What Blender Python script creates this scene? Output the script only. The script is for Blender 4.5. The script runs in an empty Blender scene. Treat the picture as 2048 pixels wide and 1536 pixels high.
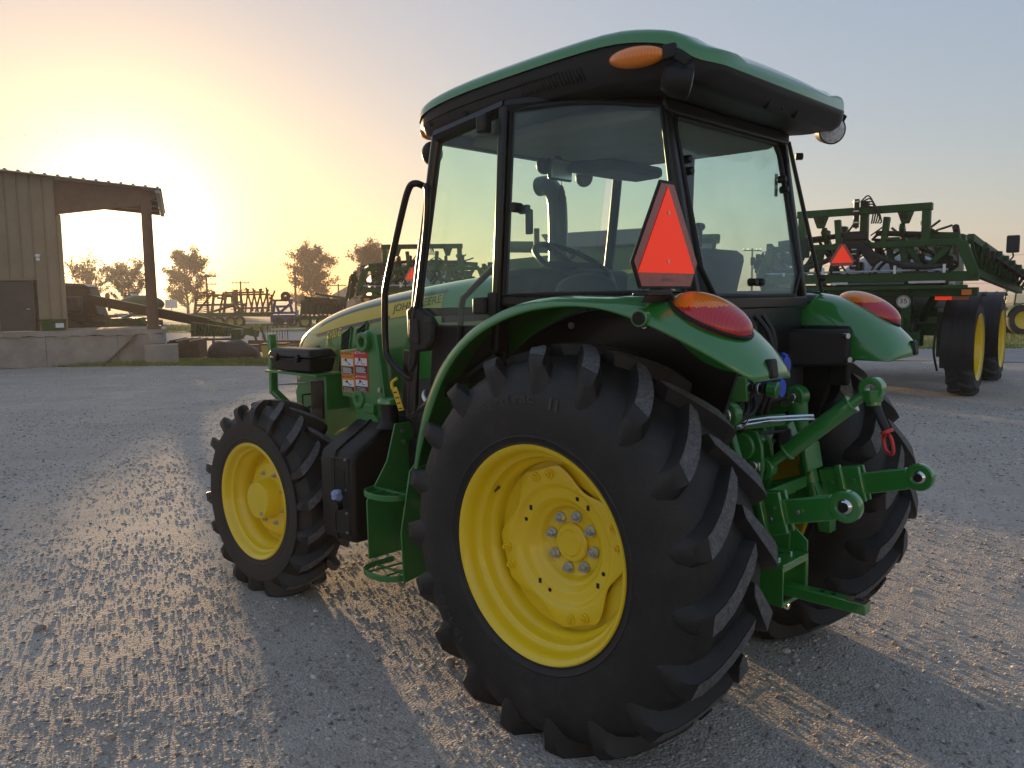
import bpy, bmesh, math, random
import numpy as np
from mathutils import Vector, Matrix

S = bpy.context.scene
COL = S.collection
rnd = random.Random(7)

# ------------------------------------------------------------------ camera
# world axes: X = the tractor's forward direction, Y = its left, Z = up; origin on the ground under the rear axle
CAM = Vector((-2.0043, 3.1473, 1.6719))
RGT = Vector((-.7239947, -.6897099, -.0114837))
UPV = Vector((.0622676, -.0819246, .9946915))
FWD = Vector((.6869894, -.7194363, -.1022596))
cd = bpy.data.cameras.new('camera')
cam = bpy.data.objects.new('camera', cd); COL.objects.link(cam)
cam.matrix_world = Matrix(((RGT.x, UPV.x, -FWD.x, CAM.x), (RGT.y, UPV.y, -FWD.y, CAM.y),
                           (RGT.z, UPV.z, -FWD.z, CAM.z), (0, 0, 0, 1)))
cd.sensor_width = 36; cd.lens = 1655.43 / 2048 * 36
cd.clip_start = .05; cd.clip_end = 4000
S.camera = cam

# ------------------------------------------------------------------ sun and sky
SUN_DIR = Vector((.9275, -.3676, .0680)).normalized()       # towards the sun, low over the yard
SUN_EL = math.asin(SUN_DIR.z)
SUN_AZ = math.atan2(SUN_DIR.y, SUN_DIR.x)
W = bpy.data.worlds.new('World'); S.world = W; W.use_nodes = True
nt = W.node_tree; nt.nodes.clear()
N = nt.nodes.new; L = nt.links.new
out = N('ShaderNodeOutputWorld'); bg = N('ShaderNodeBackground')
sky = N('ShaderNodeTexSky'); sky.sky_type = 'NISHITA'; sky.sun_disc = False
sky.sun_elevation = SUN_EL; sky.sun_rotation = math.pi / 2 - SUN_AZ
sky.air_density = 1.0; sky.dust_density = 1.2; sky.ozone_density = 1.0; sky.altitude = 250
bg.inputs['Strength'].default_value = .15
# an even, hazy evening dome: the sky's luminance range is compressed, its hue kept
bw = N('ShaderNodeRGBToBW'); L(sky.outputs[0], bw.inputs[0])
pw = N('ShaderNodeMath'); pw.operation = 'POWER'; pw.inputs[1].default_value = -.36; L(bw.outputs[0], pw.inputs[0])
sc = N('ShaderNodeVectorMath'); sc.operation = 'SCALE'; L(sky.outputs[0], sc.inputs[0]); L(pw.outputs[0], sc.inputs['Scale'])
hs = N('ShaderNodeHueSaturation'); hs.inputs['Saturation'].default_value = 1.05; L(sc.outputs[0], hs.inputs['Color'])
tn = N('ShaderNodeVectorMath'); tn.operation = 'MULTIPLY_ADD'; L(hs.outputs[0], tn.inputs[0])
tn.inputs[1].default_value = (.42, .41, .41); tn.inputs[2].default_value = (.47, .58, .84)
# aureole of scattered light about the sun
tcw = N('ShaderNodeTexCoord'); dt = N('ShaderNodeVectorMath'); dt.operation = 'DOT_PRODUCT'; L(tcw.outputs['Generated'], dt.inputs[0]); dt.inputs[1].default_value = SUN_DIR
cl = N('ShaderNodeMath'); cl.operation = 'MAXIMUM'; L(dt.outputs['Value'], cl.inputs[0]); cl.inputs[1].default_value = 0
acc = tn.outputs[0]
for p_, c_ in ((90, (1.5, 1.15, .42)), (300, (6.0, 5.2, 3.6))):
    e_ = N('ShaderNodeMath'); e_.operation = 'POWER'; L(cl.outputs[0], e_.inputs[0]); e_.inputs[1].default_value = p_
    k_ = N('ShaderNodeVectorMath'); k_.operation = 'SCALE'; k_.inputs[0].default_value = c_; L(e_.outputs[0], k_.inputs['Scale'])
    s_ = N('ShaderNodeVectorMath'); s_.operation = 'ADD'; L(acc, s_.inputs[0]); L(k_.outputs[0], s_.inputs[1]); acc = s_.outputs[0]
L(acc, bg.inputs['Color'])
L(bg.outputs[0], out.inputs['Surface'])

sl = bpy.data.lights.new('sun', 'SUN'); sl.energy = 3.4; sl.angle = math.radians(1.0); sl.color = (1, .66, .34)
so = bpy.data.objects.new('sun', sl); COL.objects.link(so)
so.rotation_euler = SUN_DIR.to_track_quat('Z', 'Y').to_euler()

S.render.engine = 'CYCLES'
S.view_settings.view_transform = 'Standard'; S.view_settings.look = 'None'
S.view_settings.gamma = 1; S.view_settings.use_curve_mapping = False
S.view_settings.exposure = 1.35
S.cycles.use_denoising = True
S.cycles.max_bounces = 8; S.cycles.transparent_max_bounces = 16
S.cycles.diffuse_bounces = 3; S.cycles.glossy_bounces = 3; S.cycles.volume_bounces = 0
S.cycles.sample_clamp_indirect = 6

# ------------------------------------------------------------------ materials
def mat(name, col, rough=.5, metal=0., coat=0., var=.12, vscale=6., bump=0., bscale=60., spec=.5,
        dust=0., dcol=(.20, .165, .125), emit=None):
    """Principled material with noise-driven colour variation, grime and fine relief."""
    m = bpy.data.materials.new(name); m.use_nodes = True
    t = m.node_tree; b = t.nodes['Principled BSDF']; n = t.nodes.new; l = t.links.new
    tc = n('ShaderNodeTexCoord')
    nz = n('ShaderNodeTexNoise'); nz.inputs['Scale'].default_value = vscale; nz.inputs['Detail'].default_value = 6
    nz.inputs['Roughness'].default_value = .62
    l(tc.outputs['Object'], nz.inputs['Vector'])
    mr = n('ShaderNodeMapRange'); mr.inputs['From Min'].default_value = .3; mr.inputs['From Max'].default_value = .7
    mr.inputs['To Min'].default_value = 1 - var; mr.inputs['To Max'].default_value = 1 + var
    l(nz.outputs['Fac'], mr.inputs['Value'])
    mx = n('ShaderNodeVectorMath'); mx.operation = 'SCALE'; mx.inputs[0].default_value = col[:3]
    l(mr.outputs[0], mx.inputs['Scale'])
    csock = mx.outputs[0]
    rsock = None
    if dust > 0:
        n2 = n('ShaderNodeTexNoise'); n2.inputs['Scale'].default_value = vscale * 2.7; n2.inputs['Detail'].default_value = 9
        n2.inputs['Roughness'].default_value = .75
        l(tc.outputs['Object'], n2.inputs['Vector'])
        r2 = n('ShaderNodeMapRange'); r2.inputs['From Min'].default_value = .48; r2.inputs['From Max'].default_value = .75
        r2.inputs['To Min'].default_value = dust * .12; r2.inputs['To Max'].default_value = dust
        l(n2.outputs['Fac'], r2.inputs['Value'])
        mm = n('ShaderNodeMix'); mm.data_type = 'RGBA'
        l(r2.outputs[0], mm.inputs['Factor']); l(csock, mm.inputs[6]); mm.inputs[7].default_value = (*dcol, 1)
        csock = mm.outputs[2]
        r3 = n('ShaderNodeMapRange'); r3.inputs['To Min'].default_value = rough; r3.inputs['To Max'].default_value = min(1, rough + .6)
        l(r2.outputs[0], r3.inputs['Value']); rsock = r3.outputs[0]
    l(csock, b.inputs['Base Color'])
    b.inputs['Roughness'].default_value = rough
    if rsock: l(rsock, b.inputs['Roughness'])
    b.inputs['Metallic'].default_value = metal
    b.inputs['Specular IOR Level'].default_value = spec
    if coat:
        b.inputs['Coat Weight'].default_value = coat; b.inputs['Coat Roughness'].default_value = .05; b.inputs['Coat IOR'].default_value = 1.5 + .2 * coat
    if bump:
        n3 = n('ShaderNodeTexNoise'); n3.inputs['Scale'].default_value = bscale; n3.inputs['Detail'].default_value = 5
        l(tc.outputs['Object'], n3.inputs['Vector'])
        bp = n('ShaderNodeBump'); bp.inputs['Strength'].default_value = bump; bp.inputs['Distance'].default_value = .01
        l(n3.outputs['Fac'], bp.inputs['Height']); l(bp.outputs[0], b.inputs['Normal'])
    if emit:
        b.inputs['Emission Color'].default_value = (*emit[:3], 1); b.inputs['Emission Strength'].default_value = emit[3]
    return m

def glass_mat(name, tint, dirt=.03, dcol=(.55, .6, .62)):
    m = bpy.data.materials.new(name); m.use_nodes = True
    t = m.node_tree; t.nodes.clear(); n = t.nodes.new; l = t.links.new
    def math_(op, a, c=None):
        k = n('ShaderNodeMath'); k.operation = op
        for i, q in enumerate((a, c)):
            if q is None: continue
            if isinstance(q, (int, float)): k.inputs[i].default_value = q
            else: l(q, k.inputs[i])
        return k.outputs[0]
    o = n('ShaderNodeOutputMaterial'); tr = n('ShaderNodeBsdfTransparent'); tr.inputs[0].default_value = (*tint, 1)
    gl = n('ShaderNodeBsdfGlossy'); gl.inputs['Roughness'].default_value = .02
    df = n('ShaderNodeBsdfDiffuse'); df.inputs[0].default_value = (*dcol, 1)
    ge = n('ShaderNodeNewGeometry'); dt = n('ShaderNodeVectorMath'); dt.operation = 'DOT_PRODUCT'
    l(ge.outputs['Normal'], dt.inputs[0]); l(ge.outputs['Incoming'], dt.inputs[1])
    c = math_('ABSOLUTE', dt.outputs['Value']); sch = math_('ADD', math_('MULTIPLY', math_('POWER', math_('SUBTRACT', 1., c), 5.), .9), .022)
    tc = n('ShaderNodeTexCoord'); nz = n('ShaderNodeTexNoise'); nz.inputs['Scale'].default_value = 5; nz.inputs['Detail'].default_value = 8
    l(tc.outputs['Object'], nz.inputs['Vector'])
    mr = n('ShaderNodeMapRange'); mr.inputs['From Min'].default_value = .3; mr.inputs['From Max'].default_value = .75
    mr.inputs['To Min'].default_value = dirt * .55; mr.inputs['To Max'].default_value = dirt * 1.5
    l(nz.outputs['Fac'], mr.inputs['Value'])
    a = n('ShaderNodeMixShader'); l(mr.outputs[0], a.inputs[0]); l(tr.outputs[0], a.inputs[1]); l(df.outputs[0], a.inputs[2])
    b = n('ShaderNodeMixShader'); l(sch, b.inputs[0]); l(a.outputs[0], b.inputs[1]); l(gl.outputs[0], b.inputs[2])
    l(b.outputs[0], o.inputs[0])
    return m

def lens_mat(name, col, rough=.08):
    m = bpy.data.materials.new(name); m.use_nodes = True
    t = m.node_tree; b = t.nodes['Principled BSDF']; n = t.nodes.new; l = t.links.new
    tc = n('ShaderNodeTexCoord'); wv = n('ShaderNodeTexWave'); wv.inputs['Scale'].default_value = 28; wv.inputs['Distortion'].default_value = 2
    l(tc.outputs['Object'], wv.inputs['Vector'])
    mr = n('ShaderNodeMapRange'); mr.inputs['To Min'].default_value = .86; mr.inputs['To Max'].default_value = 1.08
    l(wv.outputs['Fac'], mr.inputs['Value'])
    mx = n('ShaderNodeVectorMath'); mx.operation = 'SCALE'; mx.inputs[0].default_value = col; l(mr.outputs[0], mx.inputs['Scale'])
    l(mx.outputs[0], b.inputs['Base Color']); b.inputs['Roughness'].default_value = .35
    b.inputs['Subsurface Weight'].default_value = .25; b.inputs['Subsurface Radius'].default_value = (.03, .012, .006)
    b.inputs['Coat Weight'].default_value = 1; b.inputs['Coat Roughness'].default_value = rough
    return m

M = {}
M['green'] = mat('tractor_green_paint', (.024, .21, .03), .30, coat=1.0, var=.06, vscale=2.2, dust=.07)
M['green2'] = mat('chassis_green_paint', (.022, .185, .03), .38, coat=.4, var=.14, vscale=7, dust=.16)
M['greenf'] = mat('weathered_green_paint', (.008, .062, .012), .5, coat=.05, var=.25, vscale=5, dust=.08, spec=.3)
M['yellow'] = mat('wheel_yellow_paint', (.86, .61, .008), .36, coat=.4, var=.05, vscale=3, dust=.05)
M['stripe'] = mat('hood_stripe_yellow', (.62, .47, .03), .4, coat=.4, var=.05)
M['rubber'] = mat('tyre_rubber', (.011, .0108, .0112), .52, var=.4, vscale=4, bump=.22, bscale=120, dust=.26, dcol=(.10, .088, .075), spec=.45)
M['letter'] = mat('raised_rubber_lettering', (.05, .049, .05), .6, var=.2)
M['rubberw'] = mat('worn_tyre_rubber', (.02, .02, .02), .75, var=.3, vscale=9, bump=.3, bscale=90, dust=.5, dcol=(.12, .1, .08))
M['lugtop'] = mat('scuffed_lug_rubber', (.075, .075, .078), .85, var=.5, vscale=35, bump=.6, bscale=160, dust=.85, dcol=(.30, .285, .27))
M['black'] = mat('black_plastic', (.008, .008, .0085), .45, var=.15, vscale=6, bump=.10, bscale=400, dust=.05, spec=.35)
M['blackg'] = mat('black_gloss_paint', (.006, .006, .0065), .30, coat=.15, var=.1, dust=.04, spec=.35)
M['tankblk'] = mat('moulded_tank_plastic', (.009, .0088, .0088), .46, var=.14, vscale=3, bump=.12, bscale=500, dust=.05, spec=.35)
M['steel'] = mat('zinc_plated_steel', (.62, .62, .60), .32, metal=1, var=.15, vscale=30, dust=.2)
M['chrome'] = mat('polished_steel', (.78, .79, .8), .15, metal=1, var=.06)
M['smv_red'] = mat('reflective_dark_red', (.30, .014, .010), .22, coat=.8, var=.25, vscale=18, bump=.25, bscale=160)
M['smv_org'] = mat('fluorescent_orange_red', (.95, .055, .018), .55, var=.03, emit=(1, .04, .012, .16))
M['glass'] = glass_mat('tinted_cab_glass', (.90, .99, .958), .03)
M['glassq'] = glass_mat('dusty_sky_veil_glass', (.90, .985, .962), .055, (.45, .56, .66))  # bluish film: dust plus the reflected sky veil put into its colour
M['amber'] = lens_mat('amber_lens', (.90, .24, .004))
M['red'] = lens_mat('red_lens', (.55, .006, .014))
M['clear'] = mat('clear_lamp_lens', (.55, .58, .62), .12, coat=1, var=.4, vscale=60)
M['liner'] = mat('tan_headliner', (.20, .175, .13), .85, var=.12, bump=.1)
M['interior'] = mat('dark_grey_interior', (.022, .023, .025), .62, var=.12, bump=.15, bscale=300)
M['seat'] = mat('grey_seat_cloth', (.05, .052, .055), .9, var=.2, bump=.3, bscale=500)
M['white'] = mat('white_label_film', (.72, .72, .70), .45, var=.05)
M['orange'] = mat('warning_orange', (.75, .24, .02), .45, var=.05)
M['labelred'] = mat('danger_red', (.6, .03, .03), .45, var=.05)
M['ink'] = mat('black_ink', (.012, .012, .012), .5, var=.05)
M['greydecal'] = mat('dark_grey_decal', (.06, .065, .07), .4, coat=.4, var=.05)
M['lettergreen'] = mat('decal_letter_grey', (.055, .062, .068), .45, var=.05)
M['blue'] = mat('blue_dust_cap', (.02, .07, .55), .4, var=.1)
M['lblue'] = mat('pale_blue_cap', (.28, .36, .62), .45, var=.1)
M['redp'] = mat('red_handle_plastic', (.62, .045, .05), .4, var=.08)
M['yellowtag'] = mat('yellow_tag', (.75, .5, .02), .5, var=.06)
M['rust'] = mat('rusty_steel', (.16, .08, .045), .8, metal=.3, var=.4, vscale=12, bump=.4)
M['hose'] = mat('black_rubber_hose', (.012, .012, .012), .5, var=.2)
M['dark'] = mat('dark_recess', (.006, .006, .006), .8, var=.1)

# ------------------------------------------------------------------ mesh builder
def vec(p): return Vector(p)

def frame_of(d, hint=None):
    d = Vector(d).normalized()
    h = Vector(hint) if hint else (Vector((0, 0, 1)) if abs(d.z) < .9 else Vector((1, 0, 0)))
    a = h.cross(d)
    if a.length < 1e-6: a = Vector((1, 0, 0)).cross(d)
    a.normalize(); return a, d.cross(a)

class MB:
    def __init__(self, xf=None): self.v = []; self.f = []; self.xf = xf
    def add(self, vs, fs):
        o = len(self.v); self.v += [tuple(p) for p in vs]; self.f += [tuple(i + o for i in f) for f in fs]; return self
    def hexa(self, p):
        return self.add(p, [(3, 2, 1, 0), (4, 5, 6, 7), (0, 1, 5, 4), (1, 2, 6, 5), (2, 3, 7, 6), (3, 0, 4, 7)])
    def box(self, c, s, R=None):
        x, y, z = s[0] / 2, s[1] / 2, s[2] / 2; c = Vector(c)
        p = [Vector(q) for q in ((-x, -y, -z), (x, -y, -z), (x, y, -z), (-x, y, -z), (-x, -y, z), (x, -y, z), (x, y, z), (-x, y, z))]
        if R is not None: p = [R @ q for q in p]
        return self.hexa([c + q for q in p])
    def bar(self, a, b, w, h, hint=None):
        """rectangular bar from a to b; w along the side axis, h along the up axis"""
        a = Vector(a); b = Vector(b); s, u = frame_of(b - a, hint); s = s * w / 2; u = u * h / 2
        return self.hexa([a - s - u, a + s - u, a + s + u, a - s + u, b - s - u, b + s - u, b + s + u, b - s + u])
    def cyl(self, a, b, r0, r1=None, n=16, caps=True):
        r1 = r0 if r1 is None else r1
        a = Vector(a); b = Vector(b); s, u = frame_of(b - a); vs = []; fs = []
        for p, r in ((a, r0), (b, r1)):
            for i in range(n):
                t = 2 * math.pi * i / n; vs.append(p + s * (r * math.cos(t)) + u * (r * math.sin(t)))
        for i in range(n): j = (i + 1) % n; fs.append((i, j, n + j, n + i))
        if caps: fs += [tuple(range(n - 1, -1, -1)), tuple(range(n, 2 * n))]
        return self.add(vs, fs)
    def tube(self, path, r, n=10, closed=False, hint=None):
        P = [Vector(p) for p in path]; m = len(P); R = r if isinstance(r, (list, tuple)) else [r] * m
        vs = []; fs = []; prev = None
        for i, p in enumerate(P):
            d = (P[(i + 1) % m] - P[i - 1]) if closed else (P[min(i + 1, m - 1)] - P[max(i - 1, 0)])
            d.normalize()
            if prev is None: s, u = frame_of(d, hint)
            else:
                s = prev - d * prev.dot(d)
                if s.length < 1e-6: s, u = frame_of(d)
                s.normalize(); u = d.cross(s)
            prev = s
            for k in range(n):
                t = 2 * math.pi * k / n; vs.append(p + s * (R[i] * math.cos(t)) + u * (R[i] * math.sin(t)))
        for i in range(m if closed else m - 1):
            a = i * n; b = ((i + 1) % m) * n
            for k in range(n): j = (k + 1) % n; fs.append((a + k, a + j, b + j, b + k))
        if not closed: fs += [tuple(range(n - 1, -1, -1)), tuple(range((m - 1) * n, m * n))]
        return self.add(vs, fs)
    def lathe(self, prof, n=48, closed=False, c=(0, 0, 0), ax='y', a0=0., a1=2 * math.pi):
        """profile of (radius, height along axis) turned about the axis through c"""
        full = abs(a1 - a0 - 2 * math.pi) < 1e-6; k = n if full else n + 1; m = len(prof); vs = []; fs = []
        for i in range(k):
            t = a0 + (a1 - a0) * i / n; C_, S_ = math.cos(t), math.sin(t)
            for r, h in prof:
                if ax == 'y': vs.append((c[0] + r * C_, c[1] + h, c[2] + r * S_))
                elif ax == 'z': vs.append((c[0] + r * C_, c[1] + r * S_, c[2] + h))
                else: vs.append((c[0] + h, c[1] + r * C_, c[2] + r * S_))
        for i in range(n if full else k - 1):
            j = (i + 1) % k
            for q in range(m if closed else m - 1):
                w = (q + 1) % m; fs.append((i * m + q, i * m + w, j * m + w, j * m + q))
        return self.add(vs, fs)
    def prism(self, poly, ax, a, b):
        n = len(poly); vs = []
        for h in (a, b):
            for p, q in poly: vs.append((h, p, q) if ax == 'x' else (p, h, q) if ax == 'y' else (p, q, h))
        fs = [tuple(range(n - 1, -1, -1)), tuple(range(n, 2 * n))] + [(i, (i + 1) % n, n + (i + 1) % n, n + i) for i in range(n)]
        return self.add(vs, fs)
    def slab(self, pts, t):
        """polygon of 3D points given thickness by the vector t"""
        t = Vector(t); n = len(pts); vs = [Vector(p) for p in pts]; vs += [p + t for p in vs]
        fs = [tuple(range(n - 1, -1, -1)), tuple(range(n, 2 * n))] + [(i, (i + 1) % n, n + (i + 1) % n, n + i) for i in range(n)]
        return self.add(vs, fs)
    def loft(self, rings, closed=True, caps=True):
        m = len(rings[0]); vs = [p for r in rings for p in r]; fs = []
        for i in range(len(rings) - 1):
            for q in range(m if closed else m - 1):
                w = (q + 1) % m; fs.append((i * m + q, i * m + w, (i + 1) * m + w, (i + 1) * m + q))
        if caps and closed: fs += [tuple(range(m - 1, -1, -1)), tuple(range((len(rings) - 1) * m, len(rings) * m))]
        return self.add(vs, fs)
    def ball(self, c, r, n=16, m=10, R=None):
        r = (r, r, r) if not isinstance(r, (tuple, list)) else r; vs = []; fs = []; c = Vector(c)
        for i in range(m + 1):
            a = math.pi * i / m
            for k in range(n):
                t = 2 * math.pi * k / n; p = Vector((r[0] * math.sin(a) * math.cos(t), r[1] * math.sin(a) * math.sin(t), r[2] * math.cos(a)))
                vs.append(c + (R @ p if R is not None else p))
        for i in range(m):
            for k in range(n): j = (k + 1) % n; fs.append((i * n + k, (i + 1) * n + k, (i + 1) * n + j, i * n + j))
        return self.add(vs, fs)
    def mesh(self, name):
        vs = self.v; fs = self.f
        if self.xf is not None:
            vs = [tuple(self.xf @ Vector(p)) for p in vs]
            if self.xf.determinant() < 0: fs = [tuple(reversed(f)) for f in fs]
        me = bpy.data.meshes.new(name); me.from_pydata(vs, [], fs)
        bm = bmesh.new(); bm.from_mesh(me)
        bmesh.ops.remove_doubles(bm, verts=bm.verts, dist=1e-5)
        bmesh.ops.recalc_face_normals(bm, faces=bm.faces)
        bm.to_mesh(me); bm.free(); me.validate(); me.update()
        return me
    def build(self, name, m, parent=None, bevel=0., smooth=35, sub=0, solid=0., seg=2, loc=None):
        me = self.mesh(name)
        return link(name, me, m, parent, bevel, smooth, sub, solid, seg, loc)

def link(name, me, m, parent=None, bevel=0., smooth=35, sub=0, solid=0., seg=2, loc=None):
    if not me.materials:
        for k in (m if isinstance(m, (list, tuple)) else [m]): me.materials.append(M[k] if isinstance(k, str) else k)
    if smooth:
        me.shade_smooth()
        if smooth < 180: me.set_sharp_from_angle(angle=math.radians(smooth))
    o = bpy.data.objects.new(name, me); COL.objects.link(o)
    if parent is not None: o.parent = parent
    if loc is not None: o.location = loc
    if solid:
        k = o.modifiers.new('thickness', 'SOLIDIFY'); k.thickness = solid; k.offset = -1
    if bevel:
        k = o.modifiers.new('edges', 'BEVEL'); k.width = bevel; k.segments = seg; k.limit_method = 'ANGLE'; k.angle_limit = math.radians(40)
        k.harden_normals = False
    if sub:
        k = o.modifiers.new('smooth', 'SUBSURF'); k.levels = sub; k.render_levels = sub
    return o

def tag(o, label, cat, group=None):
    o['label'] = label; o['category'] = cat
    if group: o['group'] = group
    return o

def thing(name, label, cat, loc=(0, 0, 0), rz=0., group=None):
    o = bpy.data.objects.new(name, None); COL.objects.link(o); o.empty_display_size = .2
    o.location = loc; o.rotation_euler = (0, 0, rz)
    return tag(o, label, cat, group)

def copy_tree(o, parent=None):
    c = o.copy(); COL.objects.link(c); c.parent = parent
    for ch in list(o.children): copy_tree(ch, c)
    return c

def shared(name, me, m, parent, loc, rot=None):
    """another object on the same mesh"""
    o = bpy.data.objects.new(name, me); COL.objects.link(o); o.parent = parent; o.location = loc
    if rot is not None: o.rotation_euler = rot
    return o

def text_geo(body, size=1.):
    cu = bpy.data.curves.new('lettering', 'FONT'); cu.body = body; cu.size = size; cu.align_x = 'LEFT'
    cu.resolution_u = 3
    ob = bpy.data.objects.new('lettering', cu); COL.objects.link(ob)
    dg = bpy.context.evaluated_depsgraph_get(); me = bpy.data.meshes.new_from_object(ob.evaluated_get(dg))
    vs = [tuple(v.co) for v in me.vertices]; fs = [tuple(p.vertices) for p in me.polygons]
    bpy.data.objects.remove(ob); bpy.data.curves.remove(cu); bpy.data.meshes.remove(me)
    return vs, fs

def lettering(name, body, m, parent, fn, width, height, sub=0, shear=0.):
    """flat print: the text fitted to width x height, each vertex (u, v) placed by fn(u, v)"""
    vs, fs = text_geo(body)
    x0 = min(v[0] for v in vs); x1 = max(v[0] for v in vs); y0 = min(v[1] for v in vs); y1 = max(v[1] for v in vs)
    me = bpy.data.meshes.new(name)
    me.from_pydata([fn((v[0] - x0) / (x1 - x0) * width + shear * (v[1] - y0), (v[1] - y0) / (y1 - y0) * height) for v in vs], [], fs)
    me.validate(); me.update()
    return link(name, me, m, parent, smooth=0)

def lerp(a, b, t): return a + (b - a) * t
def interp(x, pts):
    """piecewise smooth interpolation through (x, value) pairs sorted by x"""
    if x <= pts[0][0]: return pts[0][1]
    if x >= pts[-1][0]: return pts[-1][1]
    for i in range(len(pts) - 1):
        x0, a = pts[i]; x1, b = pts[i + 1]
        if x0 <= x <= x1:
            t = (x - x0) / (x1 - x0)
            m0 = (b - pts[i - 1][1]) / (x1 - pts[i - 1][0]) if i > 0 else (b - a) / (x1 - x0)
            m1 = (pts[i + 2][1] - a) / (pts[i + 2][0] - x0) if i + 2 < len(pts) else (b - a) / (x1 - x0)
            h = x1 - x0; t2 = t * t; t3 = t2 * t
            return (2*t3 - 3*t2 + 1) * a + (t3 - 2*t2 + t) * h * m0 + (-2*t3 + 3*t2) * b + (t3 - t2) * h * m1

def spline(P, k=6, closed=False):
    """Catmull-Rom through 3D points"""
    P = [Vector(p) for p in P]; n = len(P); o = []
    for i in range(n if closed else n - 1):
        a, b, c, d = (P[(i - 1) % n], P[i], P[(i + 1) % n], P[(i + 2) % n]) if closed else (P[max(i - 1, 0)], P[i], P[i + 1], P[min(i + 2, n - 1)])
        for j in range(k):
            t = j / k
            o.append(.5 * ((2 * b) + (c - a) * t + (2*a - 5*b + 4*c - d) * t*t + (3*b - a - 3*c + d) * t**3))
    if not closed: o.append(P[-1])
    return o

def arc_pts(c, r, a0, a1, n):
    return [(c[0] + r * math.cos(math.radians(lerp(a0, a1, i / n))), c[1] + r * math.sin(math.radians(lerp(a0, a1, i / n)))) for i in range(n + 1)]
MIR = Matrix.Diagonal((1, -1, 1, 1))

# ================================================================== TRACTOR
tractor = thing('tractor', 'large green cab tractor with yellow wheels parked in the foreground', 'tractor')

def tyre_mesh(R, Wd, rim, nl, lug, lugw, flat, sidebar, xf):
    """carcass turned about Y plus two staggered rows of swept bar lugs; flattened where it stands"""
    h = Wd / 2; b = MB(xf); lt = MB(xf)
    prof = [(rim - .012, .86 * h), (rim + .004, .90 * h), (rim + .012, .935 * h), (rim + .017, .925 * h), (rim + .035, .95 * h), (rim + .039, .968 * h), (rim + .044, .955 * h), (lerp(rim, R, .35), h), (lerp(rim, R, .52), .995 * h),
            (R - .155, .96 * h), (R - .12, .905 * h), (R - .092, .825 * h), (R - lug - .022, .66 * h), (R - lug - .006, .36 * h), (R - lug, 0)]
    full = prof + [(r, -y) for r, y in reversed(prof[:-1])]
    b.lathe(full, 112)
    # lug: inner (buried) and outer (worn face) section curves from the centre line over the shoulder down the sidewall
    O = [(-.06, R), (.10, R), (.32, R - .004), (.55, R - .009), (.76, R - .018), (.90, R - .030), (.965, R - .052), (.985, R - .085), (.985, R - sidebar)]
    I = [(-.06, R - lug - .01), (.10, R - lug - .01), (.32, R - lug - .012), (.55, R - lug - .018), (.70, R - lug - .036), (.79, R - .115), (.83, R - .135), (.87, R - .155), (.93, R - sidebar - .03)]
    sw = [0, .18, .42, .64, .82, .93, .97, .985, .99]              # share of the sweep reached
    wo = [.60, .95, 1.04, 1.08, 1.1, 1.06, .90, .66, .34]               # width of the worn face
    wi = [1.15, 1.5, 1.66, 1.75, 1.85, 1.95, 2.0, 1.9, 1.5]
    sweep = Wd * .47 / R
    for s in (1, -1):
        for k in range(nl):
            th0 = 2 * math.pi * (k + (.5 if s < 0 else 0)) / nl
            rings = []
            for j in range(len(O)):
                th = th0 + sweep * sw[j]
                ao = lugw / 2 * wo[j] / R; ai = lugw / 2 * wi[j] / R
                yo, ro = O[j][0] * h * s, O[j][1]; yi, ri = I[j][0] * h * s, I[j][1]
                rings.append([(ri * math.cos(th - ai), yi, ri * math.sin(th - ai)), (ro * math.cos(th - ao), yo, ro * math.sin(th - ao)),
                              (ro * math.cos(th + ao), yo, ro * math.sin(th + ao)), (ri * math.cos(th + ai), yi, ri * math.sin(th + ai))])
            b.loft(rings, closed=True)
            # scuffed skin on the lug's worn face
            top = []
            for j in range(0, 6):
                th = th0 + sweep * sw[j]; a = lugw / 2 * wo[j] / R * .93
                y, r = O[j][0] * h * s, O[j][1] + .0018
                top.append([(r * math.cos(th - a), y, r * math.sin(th - a)), (r * math.cos(th + a), y, r * math.sin(th + a))])
            lt.loft(top, closed=False, caps=False)
    for q in (b, lt):
        q.v = [(x, y * (1 + .10 * max(0, min(1, (-z - flat * .55) / (flat * .45))) ** 2), max(z, -flat)) for x, y, z in q.v]
    return b, lt

def hexnut(r, h, yy):
    b = MB(); b.cyl((0, 0, 0), (0, h * .35 * yy, 0), r * 1.55, n=16); b.cyl((0, h * .35 * yy, 0), (0, h * yy, 0), r * 1.05, n=6)
    b.cyl((0, h * yy, 0), (0, h * 1.45 * yy, 0), r * .55, n=10)
    return b

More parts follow.
